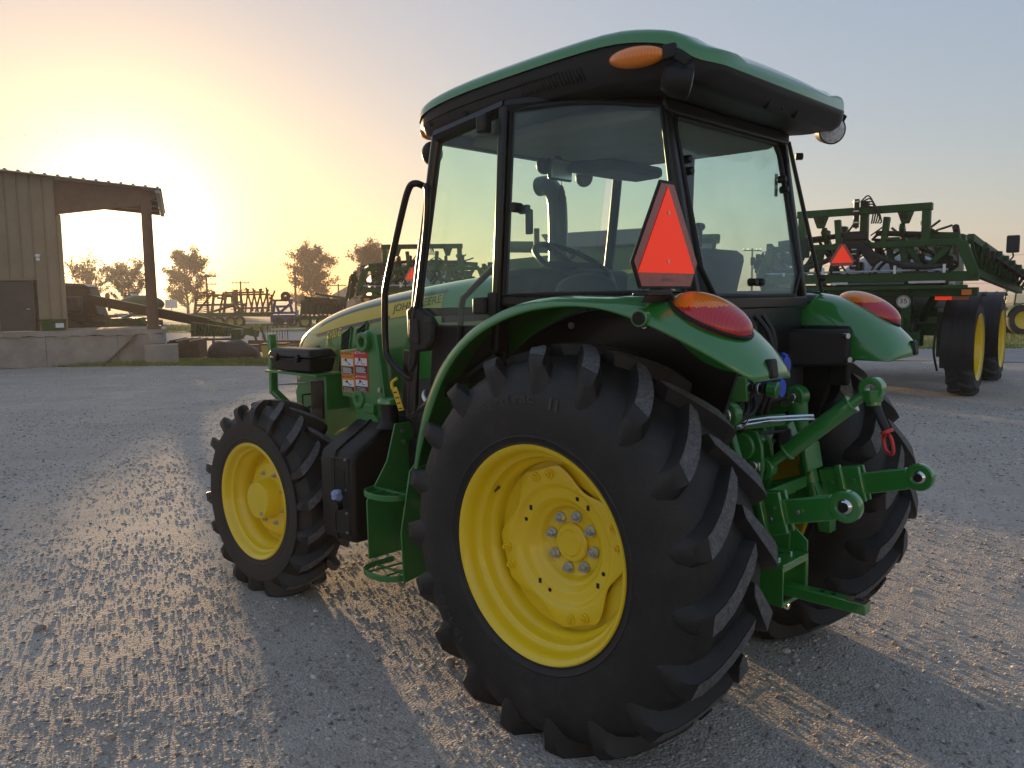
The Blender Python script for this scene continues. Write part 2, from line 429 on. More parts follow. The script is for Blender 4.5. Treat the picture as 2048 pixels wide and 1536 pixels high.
def rear_wheel(s):
    X = Matrix.Diagonal((1, s, 1, 1))
    b = MB(X)
    ins = [(.405, .205), (.412, .213), (.409, .219), (.400, .217), (.388, .203), (.381, .180), (.379, .158), (.370, .146), (.3575, .140), (.3525, .128), (.350, .112),
           (.341, .098), (.331, .088), (.327, .06), (.326, -.06), (.33, -.085), (.348, -.1), (.372, -.14), (.381, -.18), (.39, -.203), (.402, -.217), (.411, -.219)]
    outs = [(r + .007, y * .985) for r, y in reversed(ins)]
    b.lathe(ins + outs, 96, closed=True)
    b.lathe([(.329, .030), (.329, .044), (.252, .044), (.252, .030)], 96, closed=True)      # disc seat
    w = b.build('rear_wheel', 'yellow', tractor, smooth=40, loc=(0, .72 * s, .727))
    t, lt = tyre_mesh(.774, .468, .405, 19, .043, .074, .733, .185, X)
    ty = t.build('tyre', 'rubber', w, smooth=32)
    lt.build('lug_face', 'lugtop', w, smooth=32)
    # pressed disc with four bolted lobes
    d = MB(X); n = 144
    rings = []
    def rho(th):
        ph = abs(((math.degrees(th) - 72 + 45) % 90) - 45); dip = max(0., (ph - 15) / 30)
        return (.305 / math.cos(math.radians(min(ph, 15)))) - .062 * (dip * dip * (3 - 2 * dip)) ** .75
    for e_, y in ((.004, .064), (.0, .071), (-.004, .073)):
        rings.append([((rho(2 * math.pi * i / n) + min(e_, 0)) * math.cos(2 * math.pi * i / n), y, (rho(2 * math.pi * i / n) + min(e_, 0)) * math.sin(2 * math.pi * i / n)) for i in range(n)])
    for r, y in ((.243, .073), (.238, .070), (.226, .056), (.220, .053), (.190, .052), (.184, .050), (.166, .026), (.160, .022), (.150, .018), (.144, .012), (.136, -.006), (.130, -.010), (.05, -.010), (.0, -.010)):
        rings.append([(r * math.cos(2 * math.pi * i / n), y, r * math.sin(2 * math.pi * i / n)) for i in range(n)])
    d.loft(rings, closed=True, caps=False)
    d.build('wheel_disc', 'yellow', w, smooth=38, solid=.008)
    c = MB(X); c.lathe([(.0, .016), (.048, .017), (.054, .010), (.069, .010), (.076, .004), (.078, -.012)], 40)
    c.build('hub_cap', 'yellow', w, smooth=30)
    nb = hexnut(.0148, .026, s).mesh('wheel_nut'); nb.materials.append(M['steel']); nb.shade_flat()
    yb = hexnut(.0135, .020, s).mesh('rim_bolt'); yb.materials.append(M['yellow']); yb.shade_flat()
    for k in range(8):
        a = math.radians(11 + 45 * k); shared('wheel_nut', nb, None, w, (.106 * math.cos(a), -.009 * s, .106 * math.sin(a)), (0, k * .7, 0))
    for k in range(4):
        for q in (-7.5, 7.5):
            a = math.radians(72 + 90 * k + q); shared('rim_bolt', yb, None, w, (.280 * math.cos(a), .073 * s, .280 * math.sin(a)), (0, k + q, 0))
    hb = MB(X)
    for k in range(4):
        a = math.radians(72 + 38 + 90 * k); hb.cyl((.205 * math.cos(a), .046, .205 * math.sin(a)), (.205 * math.cos(a), .0535, .205 * math.sin(a)), .0085, n=12)
        a = math.radians(72 + 54 + 90 * k); hb.box((.206 * math.cos(a), .049, .206 * math.sin(a)), (.014, .009, .020))
    hb.build('disc_hole', 'dark', w, smooth=0)
    hb = MB(X); hb.cyl((.346 * math.cos(.6), .112, .346 * math.sin(.6)), (.330 * math.cos(.6), .150, .330 * math.sin(.6)), .0065, .004, n=8)
    hb.build('valve_stem', 'rust', w)
    ax = MB(X); ax.cyl((0, -.30, 0), (0, -.03, 0), .13, n=24); ax.build('hub', 'green2', w)
    ax = MB(X); ax.lathe([(.12, -.045), (.20, -.03), (.27, -.02), (.325, -.03)], 48); ax.build('disc_back', 'yellow', w, smooth=40)
    if s > 0:                                                      # raised sidewall lettering
        def arcfn(r0, a0, yy):
            def fn(u, v):
                th = a0 + u / (r0 + .02); r = r0 + v
                return (-r * math.cos(math.pi - th), yy + .0035, r * math.sin(th))
            return fn
        lettering('sidewall_lettering', 'AgriTrac', 'letter', w, arcfn(.560, math.radians(62), .2335), .30, .045)
        lettering('sidewall_lettering', 'II', 'letter', w, arcfn(.560, math.radians(99), .2335), .04, .045)
        lettering('sidewall_lettering', '18.4-30', 'letter', w, arcfn(.560, math.radians(-48), .2335), .2, .035)
    return w

def front_wheel(s):
    X = Matrix.Diagonal((1, s, 1, 1))
    b = MB(X)
    ins = [(.328, .145), (.334, .152), (.331, .157), (.323, .155), (.312, .142), (.307, .122), (.300, .112), (.291, .106), (.287, .085), (.279, .07), (.262, .055), (.258, .03), (.258, -.03),
           (.27, -.05), (.29, -.08), (.306, -.11), (.316, -.142), (.326, -.155), (.333, -.157)]
    outs = [(r + .006, y * .985) for r, y in reversed(ins)]
    b.lathe(ins + outs, 80, closed=True)
    w = b.build('front_wheel', 'yellow', tractor, smooth=40, loc=(2.3, .66 * s, .533)); w.rotation_euler = (0, 0, math.radians(2.0))
    t, lt = tyre_mesh(.573, .325, .328, 18, .036, .052, .54, .135, X)
    t.build('tyre', 'rubber', w, smooth=32); lt.build('lug_face', 'lugtop', w, smooth=32)
    d = MB(X); d.lathe([(.262, -.015), (.25, -.02), (.235, -.012), (.215, .012), (.20, .024), (.185, .027), (.12, .027), (.0, .027)], 64)
    d.build('wheel_disc', 'yellow', w, smooth=45, solid=.008)
    c = MB(X); c.lathe([(.122, .022), (.120, .034), (.112, .045), (.108, .117), (.103, .124), (.0, .127)], 48)
    c.build('hub_cap', 'yellow', w, smooth=35)
    c = MB(X); c.cyl((-.045, .1262, -.07), (-.045, .130, -.07), .012, n=12); c.build('hub_plug', 'steel', w)
    nb = hexnut(.0105, .022, s).mesh('wheel_nut'); nb.materials.append(M['steel']); nb.shade_flat()
    for k in range(8):
        a = math.radians(22.5 + 45 * k); shared('wheel_nut', nb, None, w, (.150 * math.cos(a), .028 * s, .150 * math.sin(a)), (0, k * .6, 0))
    return w

for s in (1, -1): rear_wheel(s)
for s in (1, -1): front_wheel(s)

# ------------------------------------------------------------------ chassis, axles, engine
P = lambda: MB()
def part(name, m, b, bevel=.004, smooth=35, sub=0, solid=0., parent=None, label=None):
    o = b.build(name, m, parent or tractor, bevel, smooth, sub, solid)
    if label: o['label'] = label
    return o
b = P(); b.box((-.03, 0, .86), (.62, .52, .62)); b.box((-.05, 0, 1.22), (.5, .40, .25)); b.cyl((0, -.52, .727), (0, .52, .727), .13, n=28); b.cyl((0, -.33, .727), (0, .33, .727), .2, n=28)
part('transmission_housing', 'green2', b, .02)
b = P(); b.box((.75, 0, .78), (1.0, .42, .45)); b.box((1.75, 0, .80), (1.1, .40, .42)); b.box((2.55, 0, .80), (.55, .44, .30))
part('engine_frame', 'green2', b, .012)
b = P(); b.box((1.6, 0, 1.08), (1.3, .46, .30)); b.cyl((1.2, .24, 1.02), (1.75, .24, 1.02), .05); b.cyl((1.35, .25, .98), (1.35, .25, 1.2), .055)
part('engine', 'interior', b, .015)
b = P(); b.cyl((2.3, -.52, .52), (2.3, .52, .52), .085, n=20); b.box((2.3, 0, .55), (.22, .5, .2)); b.cyl((2.3, .50, .42), (2.3, .50, .66), .07); b.cyl((2.3, -.50, .42), (2.3, -.50, .66), .07)
part('front_axle', 'green2', b, .006)
b = P(); b.cyl((2.12, -.5, .50), (2.12, .5, .50), .022)
part('steering_rod', 'steel', b, 0)
b = P(); b.prism([(1.95, .90), (1.98, 1.10), (2.25, 1.22), (2.55, 1.23), (2.62, 1.10), (2.6, .95), (2.45, .88), (2.2, .86)], 'y', .29, .305)
b.prism([(1.45, .80), (1.5, .92), (2.0, 1.0), (2.1, .88), (2.0, .76)], 'y', .27, .30)
part('side_frame_plate', 'green2', b, .006)

# ------------------------------------------------------------------ bonnet
TOPZ = [(.66, 1.83), (.9, 1.81), (1.2, 1.785), (1.6, 1.742), (2.0, 1.686), (2.3, 1.622), (2.5, 1.563), (2.65, 1.502), (2.78, 1.425), (2.88, 1.32), (2.91, 1.18)]
HW = [(.66, .315), (1.2, .315), (1.8, .31), (2.2, .298), (2.45, .275), (2.64, .245), (2.78, .185), (2.88, .11), (2.91, .05)]
SEC = [(0., 0.), (.30, -.004), (.55, -.014), (.74, -.030), (.86, -.050), (.935, -.078), (.975, -.115), (.993, -.16), (1.0, -.22)]
def hood_pt(x, t, off=0.):
    """t: 0 at the ridge, 1 at the end of the rounded shoulder, above 1 down the side"""
    w = interp(x, HW); z = interp(x, TOPZ)
    if t <= 1:
        k = t * (len(SEC) - 1); i = min(int(k), len(SEC) - 2); q = k - i
        y = lerp(SEC[i][0], SEC[i + 1][0], q); dz = lerp(SEC[i][1], SEC[i + 1][1], q)
        ny, nz = -(SEC[i + 1][1] - SEC[i][1]), (SEC[i + 1][0] - SEC[i][0]) * w
        ln = math.hypot(ny, nz) or 1
        return (x, w * y + off * ny / ln, z + dz + off * nz / ln)
    return (x, w + off, z + SEC[-1][1] - (t - 1))
def hood_z(x, z, off=0.):
    """point of the left side at length x and height z"""
    w = interp(x, HW); dz = z - interp(x, TOPZ)
    if dz < SEC[-1][1]: return (x, w + off, z)
    for i in range(len(SEC) - 1):
        if SEC[i + 1][1] <= dz <= SEC[i][1]:
            q = (dz - SEC[i][1]) / (SEC[i + 1][1] - SEC[i][1]); y = lerp(SEC[i][0], SEC[i + 1][0], q)
            ny, nz = -(SEC[i + 1][1] - SEC[i][1]), (SEC[i + 1][0] - SEC[i][0]) * w; ln = math.hypot(ny, nz)
            return (x, w * y + off * ny / ln, z + off * nz / ln)
    return (x, 0, z)
BOT = [(.66, 1.12), (1.5, 1.12), (1.9, 1.18), (2.2, 1.21), (2.6, 1.21), (2.91, 1.10)]
xs = [lerp(.66, 2.5, i / 30) for i in range(31)] + [2.56, 2.62, 2.68, 2.74, 2.79, 2.83, 2.86, 2.88, 2.9, 2.91]
rings = []
for x in xs:
    half = [hood_pt(x, i / 16) for i in range(17)]; zb = interp(x, BOT); half += [(x, half[-1][1], lerp(half[-1][2], zb, k / 4)) for k in range(1, 5)]
    rings.append([(q[0], -q[1], q[2]) for q in reversed(half)] + half[1:])
b = P(); b.loft(rings, closed=False); n = len(rings[0]); b.add(rings[-1], [tuple(range(n))])
part('bonnet', 'green', b, 0, 40)
def strip(x0, x1, zt, zb, off, n=28, side=1):
    """a strip of film on the bonnet's side between two height curves"""
    R_ = []
    for i in range(n + 1):
        x = lerp(x0, x1, i / n); a = zt(x); c = zb(x)
        R_.append([(lambda p: (p[0], p[1] * side, p[2]))(hood_z(x, lerp(a, c, k / 6), off)) for k in range(7)])
    return R_
ST = lambda x: interp(x, [(1.19, 1.705), (1.40, 1.684), (1.70, 1.648), (2.0, 1.602), (2.2, 1.558), (2.36, 1.512), (2.47, 1.472)])
SB = lambda x: interp(x, [(1.19, 1.627), (1.40, 1.612), (1.70, 1.578), (2.0, 1.536), (2.2, 1.502), (2.36, 1.476), (2.47, 1.464)])
for side in (1, -1):
    b = P(); b.loft(strip(1.19, 2.47, ST, SB, .0022, side=side), closed=False, caps=False); part('yellow_stripe', 'stripe', b, 0)
    b = P(); b.loft(strip(1.17, 2.36, lambda x: ST(x) + .018, lambda x: ST(x) + .002, .0022, side=side), closed=False, caps=False)
    b.loft(strip(1.17, 2.40, lambda x: SB(x) - .002, lambda x: SB(x) - .020, .0022, side=side), closed=False, caps=False)
    part('grey_pinstripe', 'greydecal', b, 0)
def side_fn(x0, z0, slope):
    return lambda u, v: hood_z(x0 - u, z0 + slope * u + v, .0042)
lettering('bonnet_lettering', 'JOHN DEERE', 'lettergreen', tractor, side_fn(1.600, 1.594, .125), .40, .052)
b = P(); b.loft(strip(1.19, 1.62, lambda x: SB(x) + .002, lambda x: SB(x) - .016, .0032), closed=False, caps=False); part('yellow_stripe', 'stripe', b, 0)
lettering('model_number', '5100', 'yellow', tractor, lambda u, v: hood_z(2.265 - u - .25 * v, 1.435 + .2 * u + v, .004), .110, .050)
lettering('model_number', 'E', 'yellow', tractor, lambda u, v: hood_z(2.133 - u - .25 * v, 1.462 + .2 * u + v, .004), .030, .046)
# dark headlamp panel, louvres
def patch(poly, off, k=5):
    """polygon given in (x, z) on the left side, tessellated as a fan of rows"""
    (a, c, d, e) = poly; R_ = []
    for i in range(k + 1):
        t = i / k; p = (lerp(a[0], e[0], t), lerp(a[1], e[1], t)); q = (lerp(c[0], d[0], t), lerp(c[1], d[1], t))
        R_.append([hood_z(lerp(p[0], q[0], j / k), lerp(p[1], q[1], j / k), off) for j in range(k + 1)])
    return R_
b = P(); b.loft(patch([(2.36, 1.405), (2.72, 1.31), (2.72, 1.20), (2.37, 1.26)], .004), closed=False, caps=False); part('headlamp', 'blackg', b, 0)
for (pa, pb) in ((((2.10, 1.46), (1.985, 1.50), (2.03, 1.28), (2.15, 1.25))), (((1.94, 1.52), (1.80, 1.555), (1.86, 1.29), (1.98, 1.27)))) if False else ():
    pass
for q in ([(2.085, 1.475), (1.985, 1.515), (2.055, 1.215), (2.14, 1.215)], [(1.93, 1.505), (1.83, 1.545), (1.90, 1.215), (2.0, 1.215)]):
    b = P(); b.loft(patch([q[0], q[1], q[2], q[3]], .003), closed=False, caps=False); o = part('louvre', 'dark', b, 0)
    b = P()
    for i in range(13):
        t = (i + .5) / 13; a = hood_z(lerp(q[0][0], q[3][0], t), lerp(q[0][1], q[3][1], t), .004); c = hood_z(lerp(q[1][0], q[2][0], t), lerp(q[1][1], q[2][1], t), .004)
        b.bar(a, (c[0], c[1], c[2] + .02), .006, .006)
    part('slat', 'interior', b, 0, parent=o)
    b = P(); b.tube([hood_z(p[0], p[1], .004) for p in q], .008, 8, closed=True); part('louvre_rim', 'green', b, 0, parent=o)
b = P(); b.box((.61, 0, 1.60), (.22, .72, .42)); part('cowl', 'interior', b, .03)
b = P(); b.bar((.70, .33, 1.61), (1.18, .325, 1.585), .012, .06); part('cowl_trim', 'black', b, .004)
b = P(); b.tube([(2.72, .20, 1.36), (2.80, .1, 1.28)], .03, 8); b.box((2.84, 0, 1.2), (.03, .3, .25)); part('grille', 'dark', b, .01)
# exhaust stack beside the right front pillar
b = P(); b.tube(spline([(1.12, -.52, 1.30), (1.12, -.52, 1.9), (1.12, -.52, 2.14), (1.135, -.52, 2.25), (1.19, -.52, 2.315), (1.26, -.52, 2.32)], 6), .056, 20)
o = part('exhaust_stack', 'blackg', b, 0)

# ------------------------------------------------------------------ loader bracket with warning labels, tool box, front guard
b = P(); b.prism([(1.625, 1.505), (1.58, 1.520), (1.53, 1.50), (1.455, 1.16), (1.43, .93), (1.70, .93), (1.735, 1.14), (1.84, 1.145), (1.85, 1.40), (1.70, 1.415), (1.685, 1.465)], 'y', .47, .492)
b.prism([(1.455, 1.16), (1.43, .93), (1.40, .93), (1.50, 1.50), (1.52, 1.50)], 'y', .455, .505)
part('loader_bracket', 'green2', b, .008, label='green loader bracket with hook eye at its top')
b = P(); b.lathe([(.026, -.025), (.052, -.025), (.052, .025), (.026, .025)], 28, closed=True, c=(1.605, .50, 1.452)); part('bracket_eye', 'green2', b, .006); b = P(); b.lathe([(.02, -.02), (.05, -.02), (.05, .02), (.02, .02)], 24, closed=True, c=(1.68, .485, 1.14))
part('bracket_eye', 'green2', b, .006)
b = P(); b.bar((1.62, .50, 1.09), (1.50, .50, .98), .03, .10); b.box((1.56, .50, 1.10), (.08, .04, .05)); part('bracket_stay', 'green2', b, .005)
for z in (1.205, 1.145):
    b = P(); b.cyl((1.475, .492, z), (1.475, .512, z), .014, n=6); b.cyl((1.475, .512, z), (1.475, .518, z), .008, n=8); part('bolt', 'steel', b, 0)
def label_panel(x0, x1, z0, z1, head, word, side):
    yl = .4935
    o = MB().box(((x0 + x1) / 2, yl, (z0 + z1) / 2), (x0 - x1, .002, z1 - z0)).build('warning_label', head, tractor, 0, 0)
    h = z1 - z0; w = x0 - x1; q = h * .16
    b = P(); b.box(((x0 + x1) / 2, yl + .0016, z1 - q - h * .30), (w * .88, .0012, h * (.38 if h < .11 else .30))); b.build('label_picture', 'white', o, 0, 0)
    b = P(); b.box(((x0 + x1) / 2, yl + .0016, z0 + h * .20), (w * .88, .0012, h * .30)); b.build('label_text_panel', 'ink', o, 0, 0)
    b = P()
    k = 3 if h < .11 else 6
    for i in range(k): b.box(((x0 + x1) / 2 + w * .03 * ((i * 7) % 3), yl + .0026, z0 + h * (.09 + .24 * i / k)), (w * (.74 - .06 * (i % 3)), .0008, h * .020))
    b.build('label_text_line', 'white', o, 0, 0)
    b = P(); cx, cz = (x0 + x1) / 2, z1 - q - h * .30
    pts = [(.28, -.10), (.10, .02), (.05, .10), (-.08, .06), (-.02, -.04), (-.18, -.10), (-.30, -.07)] if side else [(.3, .08), (.12, .10), (.0, .02), (-.12, -.06), (-.28, -.07), (-.1, -.11)]
    b.tube([(cx + u * w, yl + .003, cz + v * h) for u, v in pts], .0016, 5); b.cyl((cx + .1 * w, yl + .0022, cz + .09 * h), (cx + .1 * w, yl + .0034, cz + .09 * h), w * .07, n=10)
    b.build('label_drawing', 'ink', o, 0, 0)
    t = MB(); t.slab([(x0 - .008, yl + .0014, z1 - q * .85), (x0 - .022, yl + .0014, z1 - q * .85), (x0 - .015, yl + .0014, z1 - q * .15)], (0, .0012, 0)); t.build('alert_triangle', 'ink' if head == 'orange' else 'white', o, 0, 0)
    lettering('label_heading', word, 'ink' if head == 'orange' else 'white', o, lambda u, v: (x0 - .028 - u, yl + .0022, z1 - q * .8 + v), w * .62, q * .6)
label_panel(1.835, 1.715, 1.268, 1.396, 'orange', 'WARNING', 0)
label_panel(1.712, 1.590, 1.276, 1.404, 'labelred', 'DANGER', 1)
label_panel(1.830, 1.712, 1.172, 1.264, 'orange', 'WARNING', 0)
label_panel(1.709, 1.590, 1.180, 1.272, 'labelred', 'DANGER', 1)

b = P(); b.hexa([(2.08, .385, 1.262), (2.47, .385, 1.262), (2.47, .54, 1.262), (2.08, .54, 1.262), (2.06, .37, 1.345), (2.50, .37, 1.345), (2.50, .555, 1.345), (2.06, .555, 1.345)])
tb = part('tool_box', 'tankblk', b, .012, label='black plastic tool box with two latches above the front wheel')
b = P(); b.hexa([(2.05, .36, 1.349), (2.51, .36, 1.349), (2.51, .565, 1.349), (2.05, .565, 1.349), (2.075, .385, 1.398), (2.485, .385, 1.398), (2.485, .535, 1.398), (2.075, .535, 1.398)])
b.build('lid', 'tankblk', tb, .012)
for x in (2.17, 2.40):
    b = P(); b.box((x, .562, 1.345), (.035, .018, .045)); b.box((x, .571, 1.335), (.022, .008, .03)); b.build('latch', 'black', tb, .003)
b = P(); b.box((2.28, .45, 1.252), (.56, .20, .014)); b.box((2.02, .40, 1.15), (.02, .16, .2)); part('tool_box_shelf', 'green2', b, .003)
b = P(); b.bar((2.60, .47, 1.475), (2.60, .47, 1.10), .035, .05, (0, 1, 0)); b.bar((2.60, .47, 1.12), (2.50, .40, 1.00), .035, .05, (0, 1, 0)); part('front_guard', 'green', b, .008)
b = P(); b.tube([(2.60, .46, 1.16), (2.45, .33, 1.165)], .006, 8); part('guard_rod', 'steel', b, 0)
b = P(); b.tube([(2.42, .325, 1.10), (2.42, .38, 1.10), (2.42, .38, 1.02), (2.42, .325, 1.02)], .006, 8); part('front_handle', 'black', b, 0)
b = P(); b.box((2.37, .30, 1.07), (.14, .03, .24)); part('radiator_side_screen', 'blackg', b, .01)

# ------------------------------------------------------------------ fuel tank and access steps
yz = [(.735, .44), (.752, .50), (.752, .86), (.735, .905), (.60, .985), (.52, 1.035), (.42, 1.04), (.30, 1.04), (.30, .44)]
b = P(); rings = []
for x, k in ((1.40, .955), (1.415, .985), (1.44, 1.0), (1.66, 1.0), (1.685, .98)):
    rings.append([(x, .5 + (y - .5) * k, .74 + (z - .74) * k) for y, z in yz])
b.loft(rings); tk = part('fuel_tank', 'tankblk', b, .014, 40, label='black moulded fuel tank ahead of the steps')
b = P(); b.tube([(1.548, q[0] + (.004 if q[0] > .4 else 0), q[1] + .004) for q in [(p[0], p[1]) for p in yz[:-2]]], .006, 8); b.build('seam', 'tankblk', tk)
b = P(); b.box((1.505, .751, .68), (.16, .012, .40)); b.build('tank_panel', 'tankblk', tk, .006)
b = P(); b.box((1.495, .7575, .72), (.085, .004, .20)); b.build('recess', 'dark', tk, .02)
b = P(); b.cyl((1.495, .755, .632), (1.495, .79, .632), .022, n=20); b.build('filler_spout', 'black', tk)
b = P(); b.cyl((1.495, .76, .675), (1.495, .80, .69), .021, n=18); b.ball((1.495, .79, .698), .022, 14, 8); b.box((1.47, .79, .713), (.03, .022, .02)); b.build('filler_cap', 'lblue', tk, .003)
for z in (.875, .72, .60, .50):
    b = P(); b.cyl((1.445, .752, z), (1.445, .763, z), .007, n=8); b.build('screw', 'steel', tk)
b = P(); b.lathe([(.070, 1.02), (.050, 1.045), (.046, 1.06), (.046, 1.14), (.054, 1.142), (.054, 1.155)], 32, c=(1.37, .53, 0), ax='z'); b.build('filler_neck', 'tankblk', tk)
b = P(); b.lathe([(.0, 1.178), (.045, 1.176), (.056, 1.17), (.060, 1.158), (.060, 1.145), (.05, 1.142)], 32, c=(1.37, .53, 0), ax='z'); part('fuel_cap', 'green', b, .002, parent=tk)
b = P(); b.box((1.2, .42, .72), (.36, .2, .5)); part('battery_box', 'tankblk', b, .02)
b = P(); b.prism([(.78, .41), (.785, .70), (.655, .88), (.60, 1.06), (.50, 1.06), (.47, .90), (.56, .66), (.56, .41)], 'x', 1.235, 1.245)
part('step_side_plate', 'green2', b, .002)
b = P(); b.prism([(.79, .355), (.80, .60), (.74, .88), (.66, .955), (.52, .955), (.50, .60), (.50, .42), (.60, .385)], 'x', .955, .965)
part('step_side_plate', 'green2', b, .002)
for (z, yo, yi) in ((.385, .87, .63), (.765, .855, .60)):
    b = P(); path = [(1.245, yi, z), (1.245, yo - .12, z), (1.225, yo - .05, z), (1.17, yo - .012, z), (1.10, yo, z), (1.03, yo - .012, z), (.985, yo - .045, z), (.965, yo - .10, z), (.965, yi, z)]
    P2_ = spline(path, 4)
    lo = [(p.x, p.y, p.z - .022) for p in P2_]; hi = [(p.x, p.y, p.z + .006) for p in P2_]
    ctr = Vector((1.105, yi, z)); loi = [tuple(Vector(q) + (ctr - Vector(q)).normalized() * .012) for q in lo]; hii = [tuple(Vector(q) + (ctr - Vector(q)).normalized() * .012) for q in hi]
    b.loft([[lo[i], hi[i], hii[i], loi[i]] for i in range(len(P2_))])
    st = part('step', 'green2', b, .003)
    b = P(); b.bar((1.14, yi, z - .004), (1.16, yo - .015, z - .004), .012, .006); b.bar((1.06, yi, z - .004), (1.04, yo - .015, z - .004), .012, .006)
    b.bar((1.24, yo - .12, z - .004), (.97, yo - .12, z - .004), .006, .012)
    b.build('tread_grate', 'green2', st, .001)
for (y, z) in ((.56, 1.02), (.555, .965), (.53, .43)):
    b = P(); b.cyl((1.235, y, z), (1.222, y, z), .011, n=8); part('bolt', 'steel', b, 0)
b = P(); b.tube(spline([(1.12, .50, 1.22), (1.08, .54, 1.20), (1.0, .56, 1.16), (.9, .55, 1.13)], 5), .012, 8); b.tube([(1.2, .46, 1.16), (.95, .50, 1.18)], .009, 8); b.tube([(1.1, .5, 1.10), (.92, .52, 1.12)], .008, 8)
part('brake_linkage', 'steel', b, 0)
b = P(); b.box((1.05, .38, 1.12), (.4, .2, .3)); b.tube(spline([(1.3, .42, 1.2), (1.15, .47, 1.08), (1.02, .5, 1.1), (.95, .48, 1.3)], 6), .014, 8); part('hose_bundle', 'hose', b, 0)

# ------------------------------------------------------------------ rear fenders
def polar(r, a, y): return (r * math.cos(math.radians(a)), y, .727 + r * math.sin(math.radians(a)))
def fender(s):
    X = Matrix.Diagonal((1, s, 1, 1)); rings = []
    for a, rt, rl in ((13, .858, .800), (24, .882, .810), (36, .918, .826), (48, .946, .868), (60, .957, .892), (74, .963, .903), (88, .966, .914), (102, .966, .938)):
        rings.append([polar(rt - .05, a, .455), polar(rt, a, .465), polar(rt + .004, a, .62), polar(rt, a, .765), polar(rt - .012, a, .825), polar((rt + rl) / 2 - .004, a, .85), polar(rl, a, .852), polar(rl - .002, a, .838)])
    for (ib, i, m, u, u2, o, l, l2) in (
        [(-.30, .45, 1.50), (-.30, .455, 1.685), (-.305, .62, 1.692), (-.315, .765, 1.682), (-.32, .822, 1.664), (-.335, .848, 1.636), (-.345, .85, 1.608), (-.345, .836, 1.607)],
        [(-.42, .45, 1.40), (-.42, .455, 1.668), (-.425, .62, 1.690), (-.435, .755, 1.664), (-.45, .812, 1.632), (-.47, .838, 1.592), (-.485, .842, 1.556), (-.485, .828, 1.555)],
        [(-.55, .45, 1.385), (-.55, .46, 1.625), (-.555, .62, 1.655), (-.57, .745, 1.618), (-.59, .795, 1.578), (-.605, .822, 1.535), (-.62, .828, 1.494), (-.62, .814, 1.493)],
        [(-.66, .45, 1.385), (-.665, .465, 1.545), (-.675, .62, 1.585), (-.685, .735, 1.552), (-.695, .78, 1.518), (-.705, .802, 1.48), (-.71, .806, 1.444), (-.71, .792, 1.443)],
        [(-.735, .455, 1.388), (-.745, .48, 1.465), (-.765, .62, 1.498), (-.768, .715, 1.478), (-.765, .757, 1.455), (-.76, .778, 1.434), (-.755, .782, 1.416), (-.755, .77, 1.415)],
        [(-.755, .465, 1.39), (-.775, .49, 1.418), (-.796, .62, 1.432), (-.796, .705, 1.428), (-.788, .742, 1.422), (-.778, .760, 1.414), (-.77, .764, 1.405), (-.77, .752, 1.404)],
        [(-.75, .47, 1.385), (-.77, .495, 1.395), (-.79, .62, 1.402), (-.79, .70, 1.402), (-.782, .735, 1.402), (-.774, .752, 1.400), (-.766, .756, 1.398), (-.766, .748, 1.398)]):
        rings.append([ib, i, m, u, u2, o, l, l2])
    b = MB(X); b.loft(rings, closed=False, caps=False)
    f = b.build('rear_fender', 'green', tractor, 0, 180, sub=2, solid=.006)
    # inner wheel-arch liner between fender and cab
    b = MB(X); poly = arc_pts((0, .727), .90, 8, 128, 24) + [(-.42, 1.02), (-.30, .90), (.30, .85), (.8, .82)]
    b.prism(poly, 'y', .425, .445); b.build('arch_liner', 'blackg', f, 0)
    for (a, r) in ((100, .85), (55, .84), (75, .86)):
        b = MB(X); p = polar(r, a, .445); b.cyl(p, (p[0], .455, p[2]), .014, n=12); b.build('bolt', 'steel', f)
    # rear reflector and side marker
    R = Matrix.Rotation(math.radians(8), 3, 'Y')
    b = MB(X); b.box((-.784, .668, 1.440), (.026, .050, .064), R); b.build('reflector', 'black', f, .008)
    b = MB(X); b.cyl((-.40, .83, 1.605), (-.405, .860, 1.603), .034, .030, n=24); b.build('side_marker_seat', 'green', f, .003)
    b = MB(X); b.cyl((-.405, .858, 1.603), (-.407, .868, 1.602), .022, n=20); b.build('side_marker', 'black', f, .003)
    # tail lamp, an almond pod lying on the fender
    c = Vector((-.578, .690, 1.605)); ax = Vector((-.87, -.05, -.40)).normalized(); sd = Vector((-.1, 1, -.12)); sd = (sd - ax * sd.dot(ax)).normalized(); up = ax.cross(sd)
    if up.z < 0: up = -up
    def pod(la, ls, lu, sel, off=0.):
        m_ = MB(X); n, k = 72, 56; vs = []; fs = []
        for i in range(k + 1):
            u = math.pi * i / k
            for j in range(n):
                t = 2 * math.pi * j / n
                A = -math.cos(u); rr = math.sin(u) ** (.85 if A > 0 else 1.1)
                p = c + ax * (A * la) + sd * (rr * math.cos(t) * ls) + up * (rr * math.sin(t) * lu); vs.append(p)
        for i in range(k):
            for j in range(n):
                q = (i * n + j, (i + 1) * n + j, (i + 1) * n + (j + 1) % n, i * n + (j + 1) % n)
                ctr = sum((vs[w] for w in q), Vector()) / 4 - c
                if sel is None or sel(ctr): fs.append(q)
        return m_.add(vs, fs)
    split = lambda d: d.z > .034 + .10 * max(0, -d.x - .05)
    tl = pod(.150, .105, .066, None); tl.v = [tuple(Vector(p) - .006 * up + .004 * ax) for p in tl.v]
    t = pod(.147, .104, .068, lambda d: not split(d)).build('tail_lamp', 'red', f, 0, 180); t['label'] = 'almond shaped red and amber tail lamp'
    pod(.147, .104, .068, split).build('amber_lens', 'amber', t, 0, 180)
    b = MB(X); e3 = c + ax * .075 + sd * .070 + up * .012; b.cyl(e3 - sd * .02, e3 + sd * .008, .0085, n=14); b.build('lamp_screw', 'dark', t)
    b = MB(X); q = []
